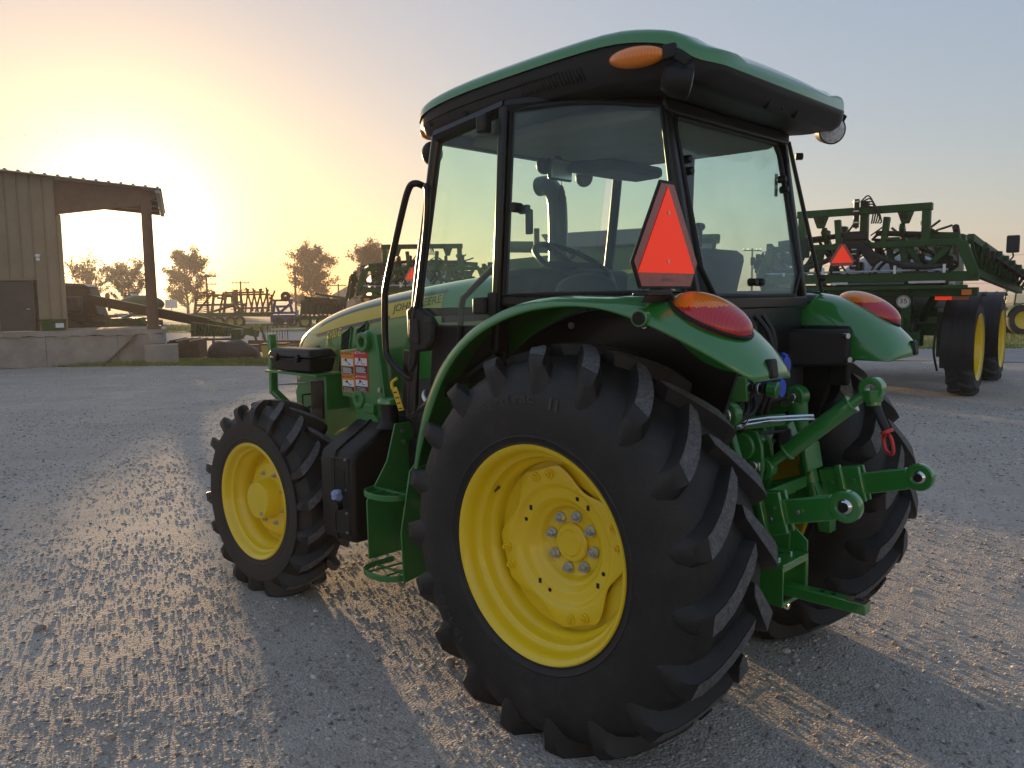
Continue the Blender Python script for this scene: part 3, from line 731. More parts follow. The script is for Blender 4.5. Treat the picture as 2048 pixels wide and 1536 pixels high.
    for j in range(40):
        th = 2 * math.pi * j / 40; A = math.cos(th); q.append(c + ax * (A * .150) + sd * (math.sin(th) * abs(math.sin(th)) ** -.05 * .106 if abs(math.sin(th)) > 1e-6 else 0) - up * .004)
    b.tube(q, .007, 8, closed=True); b.build('lamp_gasket', 'black', f, 0)
    return f
for s in (1, -1): fender(s)

# ------------------------------------------------------------------ cab frame, glass, doors
def both(fn):
    for s in (1, -1): fn(s, Matrix.Diagonal((1, s, 1, 1)))
A0, A1, A2 = (.80, .665, 2.385), (.92, .70, 1.67), (.985, .70, 1.13)
B0, B1 = (.365, .675, 2.44), (.405, .705, 1.45)
C0, C1 = (-.245, .475, 2.385), (-.375, .452, 1.645)
def frame(s, X):
    b = MB(X); b.tube(spline([A0, (.858, .685, 2.03), A1, A2], 5), .027, 12); part_x('front_pillar', 'blackg', b, .0)
    b = MB(X); b.bar(B0, B1, .045, .062, (0, 1, 0)); part_x('centre_pillar', 'blackg', b, .010)
    b = MB(X); b.bar(C0, C1, .040, .034, (0, 1, 0)); part_x('rear_pillar', 'blackg', b, .008)
    b = MB(X); b.tube([A0, B0], .032, 8); part_x('upper_rail', 'blackg', b, 0); b = MB(X); b.tube(spline([B0, (.05, .58, 2.43), C0], 4), .032, 8); part_x('upper_rail', 'blackg', b, 0); b = MB(X); b.tube([B1, A2], .022, 8); part_x('sill_rail', 'blackg', b, 0)
    b = MB(X); b.bar((.405, .70, 1.665), (-.40, .585, 1.665), .03, .045); b.bar((-.395, .59, 1.655), (-.375, .44, 1.655), .03, .04); part_x('lower_rail', 'blackg', b, .008)
    # panes
    def pane(name, pts, m, n):
        p = MB(X); p.slab(pts, n); return p.build(name, m, tractor, 0, 0)
    pane('door_glass', [(.785, .668, 2.345), (.905, .700, 1.66), (.90, .705, 1.56), (.43, .708, 1.56), (.425, .700, 1.70), (.395, .682, 2.40)], 'glass', (0, .005, 0))
    q = MB(X); rr = []
    for t in [i / 8 for i in range(9)]:
        x = lerp(.335, -.262, t); xb = lerp(.368, -.405, t); y = lerp(.680, .515, t) + .03 * math.sin(math.pi * t); yb = lerp(.703, .585, t) + .03 * math.sin(math.pi * t)
        rr.append([(x, y, lerp(2.415, 2.365, t) + .02 * math.sin(math.pi * t)), (xb, yb, 1.688), (xb, yb - .005, 1.688), (x, y - .005, lerp(2.415, 2.365, t) + .02 * math.sin(math.pi * t))])
    q.loft(rr); q.build('side_window', 'glassq', tractor, 0, 30)
    b = MB(X)                                                                            # rubber seal round the side window
    ed = [r[0] for r in rr] + [r[1] for r in reversed(rr)]
    b.tube(ed, .010, 8, closed=True); b.build('window_seal', 'black', tractor, 0)
    b = MB(X); b.cyl((.300, .672, 2.035), (.300, .72, 2.035), .020, n=18); b.build('window_latch_knob', 'black', tractor, .004)
    b = MB(X); b.box((.295, .655, 2.03), (.05, .025, .035)); b.bar((.275, .65, 2.03), (.275, .65, 1.93), .025, .028); b.build('window_latch', 'interior', tractor, .006)
def part_x(name, m, b, bev): return b.build(name, m, tractor, bev)
both(frame)
b = P(); b.slab([(.83, .60, 2.37), (.96, .635, 1.62), (.96, -.635, 1.62), (.83, -.60, 2.37)], (.006, 0, 0)); part('windscreen', 'glass', b, 0, 0)
b = P(); b.tube([(.80, .66, 2.385), (.80, -.66, 2.385)], .035, 10); part('windscreen_rail', 'blackg', b, .0); b = P(); b.bar((.955, .68, 1.615), (.955, -.68, 1.615), .06, .04); part('windscreen_rail', 'blackg', b, .004)
RW = [(-.250, .405, 2.345), (-.262, .425, 2.30), (-.372, .415, 1.775), (-.385, .335, 1.672), (-.385, -.335, 1.672), (-.372, -.415, 1.775), (-.262, -.425, 2.30), (-.250, -.405, 2.345)]
b = P(); b.slab(RW, (.005, 0, .001)); part('rear_window', 'glassq', b, 0, 0)
b = P(); b.tube(RW, .012, 8, closed=True); part('window_seal', 'black', b, 0)
b = P(); b.bar((-.25, .5, 2.375), (-.25, -.5, 2.375), .05, .05); part('rear_upper_rail', 'blackg', b, .008); b = P(); b.bar((-.375, .46, 1.645), (-.375, -.46, 1.645), .04, .05); part('rear_lower_rail', 'blackg', b, .008)
for (y, z) in ((.392, 2.185), (.396, 2.140), (-.392, 2.185), (-.396, 2.140), (.045, 1.728), (-.012, 1.728)):
    x = lerp(-.262, -.372, (2.30 - z) / .525)
    b = P(); b.cyl((x + .01, y, z), (x - .028, y, z), .0165, .0145, n=18); part('hinge_knob', 'black', b, .004)
b = P(); b.box((-.265, .395, 2.163), (.008, .02, .1)); b.box((-.265, -.395, 2.163), (.008, .02, .1)); part('hinge_plate', 'interior', b, .002)
for z in (2.30, 1.75):
    b = P(); b.cyl((-.29 - .18 * (2.3 - z), -.53 - .08 * (2.3 - z), z), (-.315 - .18 * (2.3 - z), -.55 - .08 * (2.3 - z), z), .016, n=16); part('window_bump_stop', 'black', b, .004)
# door furniture, grab rails, indicator boxes on the centre pillar
b = P(); b.prism([(.955, 1.63), (.90, 1.655), (.80, 1.60), (.765, 1.56), (.775, 1.49), (.82, 1.445), (.90, 1.435), (.95, 1.48)], 'y', .70, .745); h = part('door_handle', 'tankblk', b, .014)
b = P(); b.prism([(.925, 1.585), (.865, 1.585), (.86, 1.475), (.92, 1.475)], 'y', .7455, .753); b.build('grip_recess', 'black', h, .010)
b = P(); b.box((.80, .746, 1.585), (.05, .004, .03)); b.build('handle_badge', 'interior', h, .002)
b = P(); b.tube(spline([(.862, .70, 2.175), (.875, .735, 2.185), (.905, .748, 2.165), (.95, .755, 2.06), (1.065, .76, 1.76), (1.085, .76, 1.66), (1.09, .758, 1.46), (1.065, .755, 1.395), (.97, .735, 1.32), (.955, .71, 1.315)], 6), .0155, 12)
part('grab_rail', 'blackg', b, 0)
b = P(); b.tube(spline([(.84, .69, 2.17), (.805, .735, 2.165), (.785, .745, 2.12), (.80, .745, 1.98), (.86, .74, 1.72), (.91, .735, 1.55), (.905, .73, 1.42), (.94, .72, 1.36), (.96, .71, 1.345)], 6), .0135, 12)
part('door_grab_rail', 'blackg', b, 0)
b = P(); b.tube(spline([(.44, .66, 1.815), (.475, .66, 1.80), (.62, .665, 1.70), (.66, .665, 1.66), (.68, .665, 1.52), (.70, .66, 1.40)], 6), .014, 10); part('inner_grab_rail', 'blackg', b, 0)
b = P(); b.box((.44, .735, 2.375), (.055, .045, .075)); part('door_hinge', 'tankblk', b, .010)
b = P(); b.box((.46, .735, 1.645), (.075, .06, .07)); b.box((.405, .73, 1.65), (.05, .03, .10)); part('door_hinge', 'tankblk', b, .010)
b = P(); b.bar((.955, .715, 1.44), (.975, .715, 1.16), .02, .10); b.bar((.985, .70, 1.15), (.86, .70, 1.15), .03, .03); part('door_sill', 'blackg', b, .006)
b = P(); b.prism([(.94, .98), (.90, 1.40), (.88, 1.56), (.43, 1.56), (.42, 1.42), (.70, .92)], 'y', .62, .65); part('door_lower_panel', 'interior', b, .01)
b = P(); b.box((.69, .662, 1.22), (.10, .03, .24)); part('door_badge_panel', 'green2', b, .006)
# yellow tag tied to the rail
b = P(); b.tube(spline([(1.04, .735, 1.31), (1.06, .75, 1.29), (1.055, .752, 1.26)], 4), .008, 6); b.slab([(1.062, .752, 1.265), (1.025, .750, 1.272), (.985, .742, 1.165), (1.02, .744, 1.158)], (0, .002, 0)); tgo = part('hang_tag', 'yellowtag', b, 0, 0)
b = P()
for i in range(4): b.box((1.034 - i * .012, .7535, 1.245 - i * .024), (.026, .001, .006), Matrix.Rotation(math.radians(10), 3, 'Y'))
b.build('tag_print', 'ink', tgo, 0, 0)
# ------------------------------------------------------------------ roof: green cap over a black body
def roof_half(x):
    return interp(x, [(-.515, .50), (-.49, .57), (-.44, .62), (-.36, .65), (-.2, .672), (.1, .682), (.5, .682), (.8, .672), (.93, .645), (1.0, .60), (1.04, .53), (1.06, .44)])
LIP = [(-.515, 2.476), (-.46, 2.49), (-.40, 2.535), (-.30, 2.565), (-.15, 2.585), (.05, 2.582), (.3, 2.570), (.6, 2.552), (.85, 2.525), (1.06, 2.485)]
RTOP = [(-.515, 2.518), (-.49, 2.545), (-.42, 2.588), (-.34, 2.612), (-.2, 2.665), (0, 2.705), (.25, 2.722), (.5, 2.712), (.75, 2.672), (.92, 2.612), (1.03, 2.555), (1.06, 2.53)]
TS = [-1, -.998, -.992, -.982, -.968, -.95, -.92, -.86] + [k / 10 for k in range(-8, 9)] + [.86, .92, .95, .968, .982, .992, .998, 1]
def roof_rings(xs, lipdrop):
    R_ = []
    for x in xs:
        w = roof_half(x); zt = interp(x, RTOP); zl = min(interp(x, LIP), zt - .002); ring = []
        for t in TS:
            e = abs(t); sag = 0.
            if x < -.28: sag = (.030 * max(0, 1 - abs(e - .52) / .2) if False else 0)
            z = lerp(zt, min(zl + .036, zt - .004), min(1, e / .97) ** 2.5) - (.036 * (1 - math.sqrt(max(0, 1 - ((e - .95) / .05) ** 2))) if e > .95 else 0) * min(1, (zt - zl) / .06) - (.018 if x < -.30 else .018 * max(0, (-.1 - x) / .2) if x < -.1 else 0) * (1 if e < .72 else max(0, 1 - (e - .72) / .12))
            ring.append((x, t * w, z))
        ring = [(x, -w * 1.0, zl - lipdrop)] + ring + [(x, w, zl - lipdrop)]
        R_.append(ring)
    return R_
xs = [-.515, -.505, -.49, -.475, -.45, -.42, -.38, -.34, -.29, -.24, -.18, -.1, 0, .1, .2, .3, .4, .5, .6, .7, .78, .85, .9, .94, 1.0, 1.02, 1.04, 1.05, 1.06]
b = P(); R_ = roof_rings(xs, .014); b.loft(R_, closed=False, caps=False); b.add(R_[0], [tuple(range(len(R_[0])))]); b.add(R_[-1], [tuple(range(len(R_[-1])))])
rf = part('roof', 'green', b, 0, 50)
b = P()
def body(x, k, z): return roof_half(x) * k, z
rows = []
for x in xs:
    w = roof_half(x); zl = min(interp(x, LIP), interp(x, RTOP) - .002) - .010
    deep = interp(x, [(-.515, .02), (-.49, .055), (-.45, .095), (-.40, .125), (-.33, .15), (-.2, .16), (.3, .155), (.6, .15), (.9, .11), (1.06, .05)])
    rows.append([(x, -w * .985, zl), (x, -w * .985, zl - deep * .45), (x, -w * .955, zl - deep * .82), (x, -w * .88, zl - deep), (x, 0, zl - deep - .005), (x, w * .88, zl - deep), (x, w * .955, zl - deep * .82), (x, w * .985, zl - deep * .45), (x, w * .985, zl)])
b.loft(rows, closed=True); rb = part('roof_body', 'tankblk', b, .004, 50)
b = P(); b.tube([(-.485, y, 2.452 - .0 * abs(y)) for y in (-.42, -.2, 0, .2, .42)], .004, 6); b.build('seam', 'dark', rb)
for y in (.12, -.12):
    b = P(); b.box((-.478, y, 2.42), (.03, .006, .075), Matrix.Rotation(math.radians(-28), 3, 'Y')); b.build('rear_rib', 'dark', rb, .003)
b = P(); b.cyl((-.47, 0, 2.405), (-.482, 0, 2.405), .009, n=12); b.build('plug', 'dark', rb)
for x in (.86, .62, .40):
    b = P(); b.cyl((x, roof_half(x) * .97, 2.455), (x, roof_half(x) * .97 + .012, 2.455), .016, .012, n=12); b.build('vent_clip', 'dark', rb)
b = P(); b.tube([(x, roof_half(x) * .988 + .001, interp(x, LIP) - .06) for x in (.88, .7, .5, .3, .1)], .003, 6); b.build('seam', 'dark', rb)
b = P()
for i in range(18):
    x = .30 - i * .018; b.bar((x, roof_half(x) * .98 + .004, 2.52), (x - .02, roof_half(x) * .975 + .004, 2.47), .004, .006)
b.build('intake_grille', 'dark', rb)
# underside lining seen through the glass
b = P(); b.prism([(-.22, 2.385), (.2, 2.42), (.74, 2.40), (.78, 2.36), (.55, 2.345), (.0, 2.34), (-.2, 2.34)], 'y', -.50, .50); part('headliner', 'liner', b, .02, parent=rb)
b = P(); b.prism([(.80, 2.37), (.60, 2.36), (.46, 2.345), (.46, 2.29), (.62, 2.285), (.80, 2.32)], 'y', -.60, -.14); part('overhead_console', 'interior', b, .02, parent=rb)
# lamps at the roof corners
def corner_lamps(s, X):
    b = MB(X); vs = b.ball((-.258, .668, 2.508), (.118, .040, .037), 28, 16, Matrix.Rotation(math.radians(-5), 3, 'Y'))
    o = b.build('roof_marker_lamp', 'amber', tractor, 0, 180); o['label'] = 'long amber marker lamp under the roof edge'
    b = MB(X); b.box((-.395, .67, 2.50), (.05, .02, .05)); b.bar((-.40, .672, 2.50), (-.46, .655, 2.455), .012, .035); b.build('lamp_bracket', 'black', tractor, .006)
    b = MB(X); d = Vector((-.74, -.64, -.16)).normalized(); c = Vector((-.395, .625, 2.415))
    b.lathe([(.0, -.055), (.038, -.05), (.055, -.02), (.062, .025), (.064, .045), (.058, .046)], 28, ax='z')
    q = d.to_track_quat('Z', 'Y').to_matrix(); b.v = [tuple(c + q @ Vector(p)) for p in b.v]
    wl = b.build('work_lamp', 'tankblk', tractor, .002); 
    b = MB(X); b.lathe([(.058, .044), (.045, .051), (.02, .054), (.0, .055)], 28, ax='z'); b.v = [tuple(c + q @ Vector(p)) for p in b.v]; b.build('lens', 'clear', wl, 0, 180)
    b = MB(X); b.bar((-.36, .60, 2.41), (-.33, .57, 2.46), .02, .03); b.build('lamp_arm', 'black', wl, .004)
    b = MB(X); b.ball((.99, .55, 2.445), (.03, .05, .035), 16, 8); b.build('roof_front_lamp', 'amber', tractor, 0, 180)
    b = MB(X); b.ball((.96, .56, 2.345), (.05, .05, .055), 16, 10); b.build('front_work_lamp', 'tankblk', tractor, 0, 180)
both(corner_lamps)
b = P(); b.cyl((.02, .30, 2.64), (.02, .30, 2.695), .005, n=8); part('aerial_stub', 'black', b, 0)

# ------------------------------------------------------------------ slow vehicle emblem
cx, cz = .767, 1.70
hexo = [(.04, .356), (-.04, .356), (-.20, .085), (-.155, 0.), (.155, 0.), (.20, .085)]
def em(pts, k, x0, x1, zc=.15):
    b = P(); b.prism([(cx + p * k, cz + zc + (q - zc) * k) for p, q in pts], 'x', x0, x1); return b
e = part('slow_vehicle_emblem', 'black', em(hexo, 1.0, -.452, -.444), .003)
em(hexo, .945, -.4545, -.4522).build('red_border', 'smv_red', e, 0, 0)
em([(.0, .335), (-.170, .052), (.170, .052)], 1.0, -.4572, -.4548).build('orange_triangle', 'smv_org', e, 0, 0)
for z in (1.95, 1.79):
    b = P(); b.cyl((-.457, cx, z), (-.461, cx, z), .006, n=10); b.build('rivet', 'steel', e)
lettering('maker_print', 'SLOW MOVING', 'liner', e, lambda u, v: (-.4553, cx + .035 - u, cz + .024 + v), .07, .010)
b = P(); b.prism([(.70, 1.655), (.90, 1.655), (.845, 1.70), (.72, 1.70)], 'x', -.443, -.437); b.box((-.42, .80, 1.682), (.06, .15, .012)); part('emblem_bracket', 'blackg', b, .004)

# ------------------------------------------------------------------ interior
b = P(); b.box((.02, 0, 1.40), (.46, .46, .12)); sub_ = b
b.prism([(-.14, 1.44), (-.24, 1.86), (-.16, 1.88), (-.06, 1.50)], 'y', -.21, .21); part('seat', 'seat', b, .04)
b = P(); b.box((.05, .34, 1.52), (.40, .10, .20)); part('side_console', 'interior', b, .03); b = P(); b.box((.05, -.36, 1.55), (.44, .16, .26)); part('side_console', 'interior', b, .03)
b = P(); b.ball((.16, .43, 1.70), (.16, .07, .075), 18, 10); part('armrest', 'interior', b, 0, 180)
b = P(); b.prism([(.62, 1.30), (.80, 1.30), (.88, 1.66), (.72, 1.78), (.66, 1.70)], 'y', -.19, .19); part('dash', 'interior', b, .03)
b = P(); c = Vector((.56, .02, 1.83)); ax_ = Vector((-.52, 0, .85)).normalized(); s_, u_ = frame_of(ax_)
b.tube([c + s_ * (.205 * math.cos(2 * math.pi * i / 40)) + u_ * (.205 * math.sin(2 * math.pi * i / 40)) for i in range(40)], .014, 10, closed=True)
b.tube([c, c + (.14 * -ax_)], .03, 10); b.bar(c - s_ * .2, c + s_ * .2, .02, .03); b.bar(c, c + u_ * .2, .02, .03); part('steering_wheel', 'black', b, 0)
b = P(); b.tube([(.42, -.30, 1.60), (.36, -.30, 1.76)], .010, 8); b.box((.36, -.30, 1.79), (.05, .05, .07)); b.tube([(.20, .36, 1.6), (.22, .36, 1.72)], .008, 8); b.ball((.22, .36, 1.74), .024, 12, 8); part('control_lever', 'black', b, .01)
b = P(); b.box((.2, 0, 1.20), (1.1, 1.2, .04)); b.box((-.36, 0, 1.48), (.04, .88, .32)); b.box((-.15, 0, 1.32), (.5, .86, .2)); part('cab_floor', 'interior', b, .01)
b = P(); b.box((.62, .05, 2.285), (.02, .17, .105)); b.build('interior_mirror', 'blackg', tractor, .012)
b = P(); b.box((.608, .05, 2.285), (.004, .15, .088)); part('mirror_glass', 'chrome', b, .002)
b = P(); b.tube([(.62, .05, 2.33), (.66, .05, 2.38)], .014, 8); b.ball((.66, .12, 2.30), (.03, .045, .04), 14, 8); part('mirror_arm', 'black', b, 0)
b = P(); prof = [(0, .10), (.018, .085), (.012, .085), (.028, .062), (.018, .062), (.036, .038), (.022, .038), (.030, .022), (.009, .022), (.009, .008), (.024, .008), (.024, 0)]
poly = [(.045 + p, 2.115 + q) for p, q in prof] + [(.045 - p, 2.115 + q) for p, q in reversed(prof[1:])]
b.prism(poly, 'x', .612, .616); b.tube([(.614, .045, 2.21), (.614, .045, 2.24)], .0015, 5)
part('air_freshener', 'interior', b, 0, 0)
b = P(); b.bar((.93, -.05, 1.66), (.885, -.42, 1.93), .012, .014); part('wiper', 'black', b, 0)
b = P(); b.tube(spline([(.40, -.68, 2.16), (.44, -.66, 2.10), (.43, -.66, 1.98), (.40, -.68, 1.90)], 4), .012, 8); part('right_door_pull', 'interior', b, 0)

# ------------------------------------------------------------------ rear hitch, remotes, drawbar
b = P(); b.box((-.375, 0, 1.53), (.03, .84, .20)); b.box((-.30, 0, 1.40), (.10, .7, .12)); part('rear_panel', 'blackg', b, .01)
b = P(); b.prism([(-.10, 1.48), (-.30, 1.47), (-.31, .62), (-.10, .58)], 'y', -.26, .26); part('rear_casting', 'green2', b, .02)
b = P(); b.hexa([(-.36, -.44, 1.355), (-.60, -.44, 1.375), (-.62, -.36, 1.375), (-.36, -.30, 1.355), (-.36, -.44, 1.525), (-.60, -.44, 1.525), (-.62, -.38, 1.525), (-.36, -.28, 1.525)]); b.box((-.48, -.445, 1.41), (.24, .03, .26))
o = part('valve_cover', 'tankblk', b, .016, label='black plastic cover under the right fender')
for (x, z) in ((-.60, 1.50), (-.61, 1.40)):
    b = P(); b.cyl((x, -.37, z), (x - .02, -.36, z), .012, n=12); b.build('bolt', 'chrome', o)
b = P()
for (x0, y0, x1, dy) in ((-.36, .06, -.40, .02), (-.36, .02, -.42, -.02), (-.37, -.04, -.40, -.03), (-.36, .12, -.38, .03)):
    b.tube(spline([(x0, y0, 1.62), (x1 - .03, y0 + dy, 1.50), (x1 - .02, y0 + dy * 1.5, 1.30), (x0, y0 + dy, 1.08)], 6), .011, 8)
part('hydraulic_hose', 'hose', b, 0)
# remote couplers with dust caps
b = P(); b.bar((-.36, .19, 1.305), (-.44, .16, 1.31), .08, .10); b.box((-.37, .16, 1.42), (.06, .1, .08)); b.prism([(-.30, 1.12), (-.34, 1.30), (-.42, 1.34), (-.40, 1.26), (-.36, 1.14)], 'y', .19, .215); part('coupler_bracket', 'green2', b, .006)
for i in range(4):
    b = P(); x = -.435 - i * .020; b.cyl((x, .165 - i * .004, 1.312), (x - .013, .165 - i * .004, 1.312), .023, n=20); part('coupler_ring', 'blackg' if i % 2 else 'steel', b, .002)
b = P(); b.cyl((-.515, .15, 1.312), (-.548, .145, 1.311), .0275, .029, n=24); b.cyl((-.545, .146, 1.311), (-.556, .144, 1.310), .032, n=24); part('coupler_cap', 'green', b, .003)
for (z, y, x) in ((1.312, .09, -.535), (1.400, .075, -.545), (1.40, .0, -.50)):
    b = P(); b.cyl((x + .05, y, z), (x, y, z), .024, n=20); b.cyl((x, y, z), (x - .012, y, z), .034, .036, n=24); b.box((x - .004, y, z + .036), (.014, .022, .016)); part('coupler_cap', 'blue', b, .003, label='bright blue dust cap on a hydraulic coupler')
# rockshaft, lift arms and links
b = P(); b.cyl((-.22, -.36, 1.17), (-.22, .36, 1.17), .05, n=20); part('rockshaft', 'green2', b, .004)
def eye(b, c, r, ri, t): b.lathe([(ri, -t / 2), (r, -t / 2), (r, t / 2), (ri, t / 2)], 28, closed=True, c=c)
b = P(); b.bar((-.22, .335, 1.165), (-.45, .335, 1.225), .045, .075, (0, 1, 0)); eye(b, (-.452, .335, 1.226), .048, .018, .05); part('left_lift_arm', 'green2', b, .006)
b = P(); b.cyl((-.452, .30, 1.226), (-.452, .40, 1.226), .017, n=16); eye(b, (-.452, .385, 1.226), .036, .030, .006); part('lift_pin', 'chrome', b, .002)
b = P(); b.tube([(-.47, .40, 1.25), (-.452, .403, 1.226), (-.44, .403, 1.18)], .004, 6); part('pin_clip', 'steel', b, 0)
b = P(); b.tube([(-.455, .335, 1.18), (-.50, .345, 1.06)], .017, 12); b.tube([(-.50, .345, 1.06), (-.545, .35, .955)], .024, 12); b.prism([(-.53, .97), (-.56, .96), (-.60, .89), (-.615, .82), (-.605, .82), (-.58, .88), (-.575, .82), (-.565, .82), (-.56, .89)], 'y', .335, .365); part('left_lift_link', 'green2', b, .004)
b = P(); b.prism([(-.20, 1.11), (-.24, 1.23), (-.405, 1.275), (-.455, 1.27), (-.47, 1.22), (-.44, 1.18), (-.30, 1.14)], 'y', -.325, -.275); eye(b, (-.425, -.30, 1.235), .05, .018, .07); part('right_lift_arm', 'green2', b, .008)
b = P(); b.cyl((-.425, -.345, 1.235), (-.425, -.255, 1.235), .018, n=16); b.box((-.40, -.27, 1.205), (.06, .012, .03)); part('lift_pin', 'steel', b, .003)
b = P(); b.tube([(-.43, -.30, 1.21), (-.455, -.30, 1.03)], [.045, .034], 14); b.tube([(-.455, -.30, 1.03), (-.48, -.30, .93)], .022, 12); b.tube([(-.475, -.30, .955), (-.50, -.305, .86)], .036, 14); b.tube([(-.50, -.305, .87), (-.56, -.31, .72)], .030, 12); b.prism([(-.49, .86), (-.53, .86), (-.60, .72), (-.60, .66), (-.55, .66)], 'y', -.34, -.28); part('right_lift_link', 'green2', b, .005)
for y in (-.235, -.165):
    b = P(); b.bar((-.535, y, 1.055), (-.555, y, .945), .02, .075, (0, 1, 0)); part('guide_plate', 'green2', b, .004)
b = P(); b.bar((-.50, -.26, .95), (-.55, -.16, .99), .02, .10); part('guide_bracket', 'green2', b, .004)
# top-link bracket castings
b = P(); b.prism([(-.30, .84), (-.30, 1.11), (-.38, 1.135), (-.43, 1.125), (-.455, 1.07), (-.46, .97), (-.44, .86), (-.38, .80)], 'y', .045, .065); b.prism([(-.30, .84), (-.30, 1.11), (-.40, 1.13), (-.44, 1.06), (-.45, .97), (-.43, .86), (-.38, .80)], 'y', -.065, -.045)
b.box((-.36, 0, 1.09), (.10, .11, .05)); b.box((-.355, 0, .98), (.11, .10, .05)); b.box((-.35, 0, .88), (.10, .12, .05)); b.cyl((-.40, .10, 1.075), (-.40, -.10, 1.075), .018, n=14); b.lathe([(.0, .11), (.055, .11), (.055, .09), (.0, .09)], 24, c=(-.385, 0, 1.065))
b.prism([(-.31, .60), (-.31, .84), (-.42, .86), (-.46, .80), (-.44, .70), (-.40, .62)], 'y', -.11, .11)
part('top_link_bracket', 'green2', b, .008)
b = P(); b.cyl((-.425, .09, .985), (-.425, -.09, .985), .020, n=16); b.box((-.43, .075, .985), (.045, .012, .035)); part('top_link_pin', 'steel', b, .003)
b = P(); b.bar((-.33, .12, 1.15), (-.50, -.04, 1.17), .03, .05); b.bar((-.50, -.04, 1.155), (-.52, -.06, 1.08), .05, .05); part('sensor_bracket', 'green2', b, .004)
b = P(); b.tube([(-.36, .20, 1.165), (-.47, .05, 1.185), (-.60, -.08, 1.19)], .006, 8); b.tube([(-.36, .19, 1.150), (-.47, .04, 1.17), (-.60, -.09, 1.175)], .005, 8); b.cyl((-.395, .185, 1.19), (-.40, .15, 1.19), .018, n=14); b.tube([(-.42, .20, 1.22), (-.40, .19, 1.17), (-.41, .15, 1.15), (-.43, .14, 1.18)], .005, 6); part('draft_spring_rod', 'chrome', b, 0)
b = P(); b.box((-.52, .0, 1.10), (.05, .012, .08)); b.tube([(-.47, .12, 1.13), (-.52, .0, 1.13), (-.52, -.06, 1.12)], .008, 6); part('sensor_box', 'interior', b, .004)
# top link stowed to the rear right
T0, T1 = Vector((-.435, -.0, .965)), Vector((-.845, -.06, 1.325)); d = (T1 - T0)
b = P(); b.tube([T0, T0 + d * .24], .021, 14); b.tube([T0 + d * .22, T0 + d * .80], .035, 18); b.tube([T0 + d * .80, T0 + d * .95], .020, 14); eye(b, tuple(T0), .045, .02, .05); eye(b, tuple(T0 + d * .98), .045, .018, .05)
for f in (.22, .80): b.tube([T0 + d * (f - .012), T0 + d * (f + .012)], .039, 18)
tlk = part('top_link', 'green', b, .003, label='green turnbuckle top link angled up to the right')
b = P(); p = T0 + d * .98; b.cyl(p + Vector((0, 0, -.005)), p + Vector((-.004, 0, -.05)), .040, .034, n=20); b.cyl(p + Vector((-.003, 0, -.036)), p + Vector((-.006, 0, -.066)), .027, n=16); b.build('link_collar', 'green', tlk, .003)
b = P(); q0 = p + Vector((-.004, 0, -.05)); q1 = Vector((-.898, -.055, 1.155)); b.tube([q0, q1], .0165, 12); b.build('link_handle', 'interior', tlk)
b = P(); b.tube([q1 + (q0 - q1) * .08, q1 - (q0 - q1) * .02], .024, 14)
k = q1 - (q0 - q1) * .02; e1 = Vector((-.02, .015, 0)); b.tube(spline([k, k + e1 + Vector((0, 0, -.02)), k + e1 + Vector((-.008, 0, -.065)), k + Vector((-.012, 0, -.078)), k - e1 + Vector((-.008, 0, -.065)), k - e1 + Vector((0, 0, -.02)), k], 4), .007, 8); b.build('red_grip', 'redp', tlk, 0)
# lower draft arms
def draft_arm(y, zA, zB, nm):
    a = Vector((-.16, y * .93, zA - .16)); e_ = Vector((-.92, y, zB)); d_ = (e_ - a).normalized()
    b = P(); up_ = Vector((0, 0, 1)); 
    def pt(t, h): 
        q = a + (e_ - a) * t; n_ = Vector((d_.z, 0, -d_.x)); n_ = n_ if n_.z > 0 else -n_
        return (q + n_ * h)
    prof = [(0, -.045), (.42, -.07), (.58, -.072), (.62, -.046), (.95, -.044), (.95, .044), (.62, .046), (.58, .072), (.42, .07), (0, .045)]
    b.slab([pt(t, h) + Vector((0, -.016, 0)) for t, h in prof], (0, .032, 0))
    eye(b, tuple(e_), .056, .026, .036)
    o = part(nm, 'green', b, .006)
    b = P(); b.slab([pt(t, h) + Vector((0, .017, 0)) for t, h in ((.50, -.085), (.72, -.075), (.72, .075), (.50, .085))], (0, .018, 0)); b.slab([pt(t, h) + Vector((0, .030, 0)) for t, h in ((.60, -.095), (.63, -.095), (.63, .095), (.60, .095))], (0, .02, 0)); b.slab([pt(t, h) + Vector((0, -.034, 0)) for t, h in ((.50, -.085), (.72, -.075), (.72, .075), (.50, .085))], (0, .016, 0))
    b.build('arm_sleeve', 'green', o, .004)
    b = P(); b.ball(tuple(e_), (.034, .026, .034), 20, 12); b.build('ball', 'chrome', o, 0, 180)
    b = P(); b.cyl(e_ + Vector((0, -.03, 0)), e_ + Vector((0, .03, 0)), .017, n=14); b.build('ball_bore', 'dark', o)
    for t in (.53, .56, .68):
        b = P(); q = pt(t, .02); b.cyl(q + Vector((0, .03, 0)), q + Vector((0, .048, 0)), .010, n=6); b.build('bolt', 'green2', o)
    return o
draft_arm(.375, .92, .958, 'left_draft_arm'); draft_arm(-.375, .90, .935, 'right_draft_arm')
b = P(); b.bar((-.47, .05, .86), (-.50, -.25, .88), .012, .05); b.box((-.40, .12, .80), (.18, .26, .012)); b.box((-.40, -.10, .84), (.16, .20, .012)); part('cross_plate', 'green2', b, .003)
b = P(); b.prism([(-.30, .58), (-.30, .70), (-.42, .735), (-.50, .685), (-.50, .60)], 'y', .11, .125); part('drawbar_support', 'green2', b, .004); b = P(); b.prism([(-.30, .58), (-.30, .70), (-.42, .735), (-.50, .685), (-.50, .60)], 'y', -.125, -.11); part('drawbar_support', 'green2', b, .004)
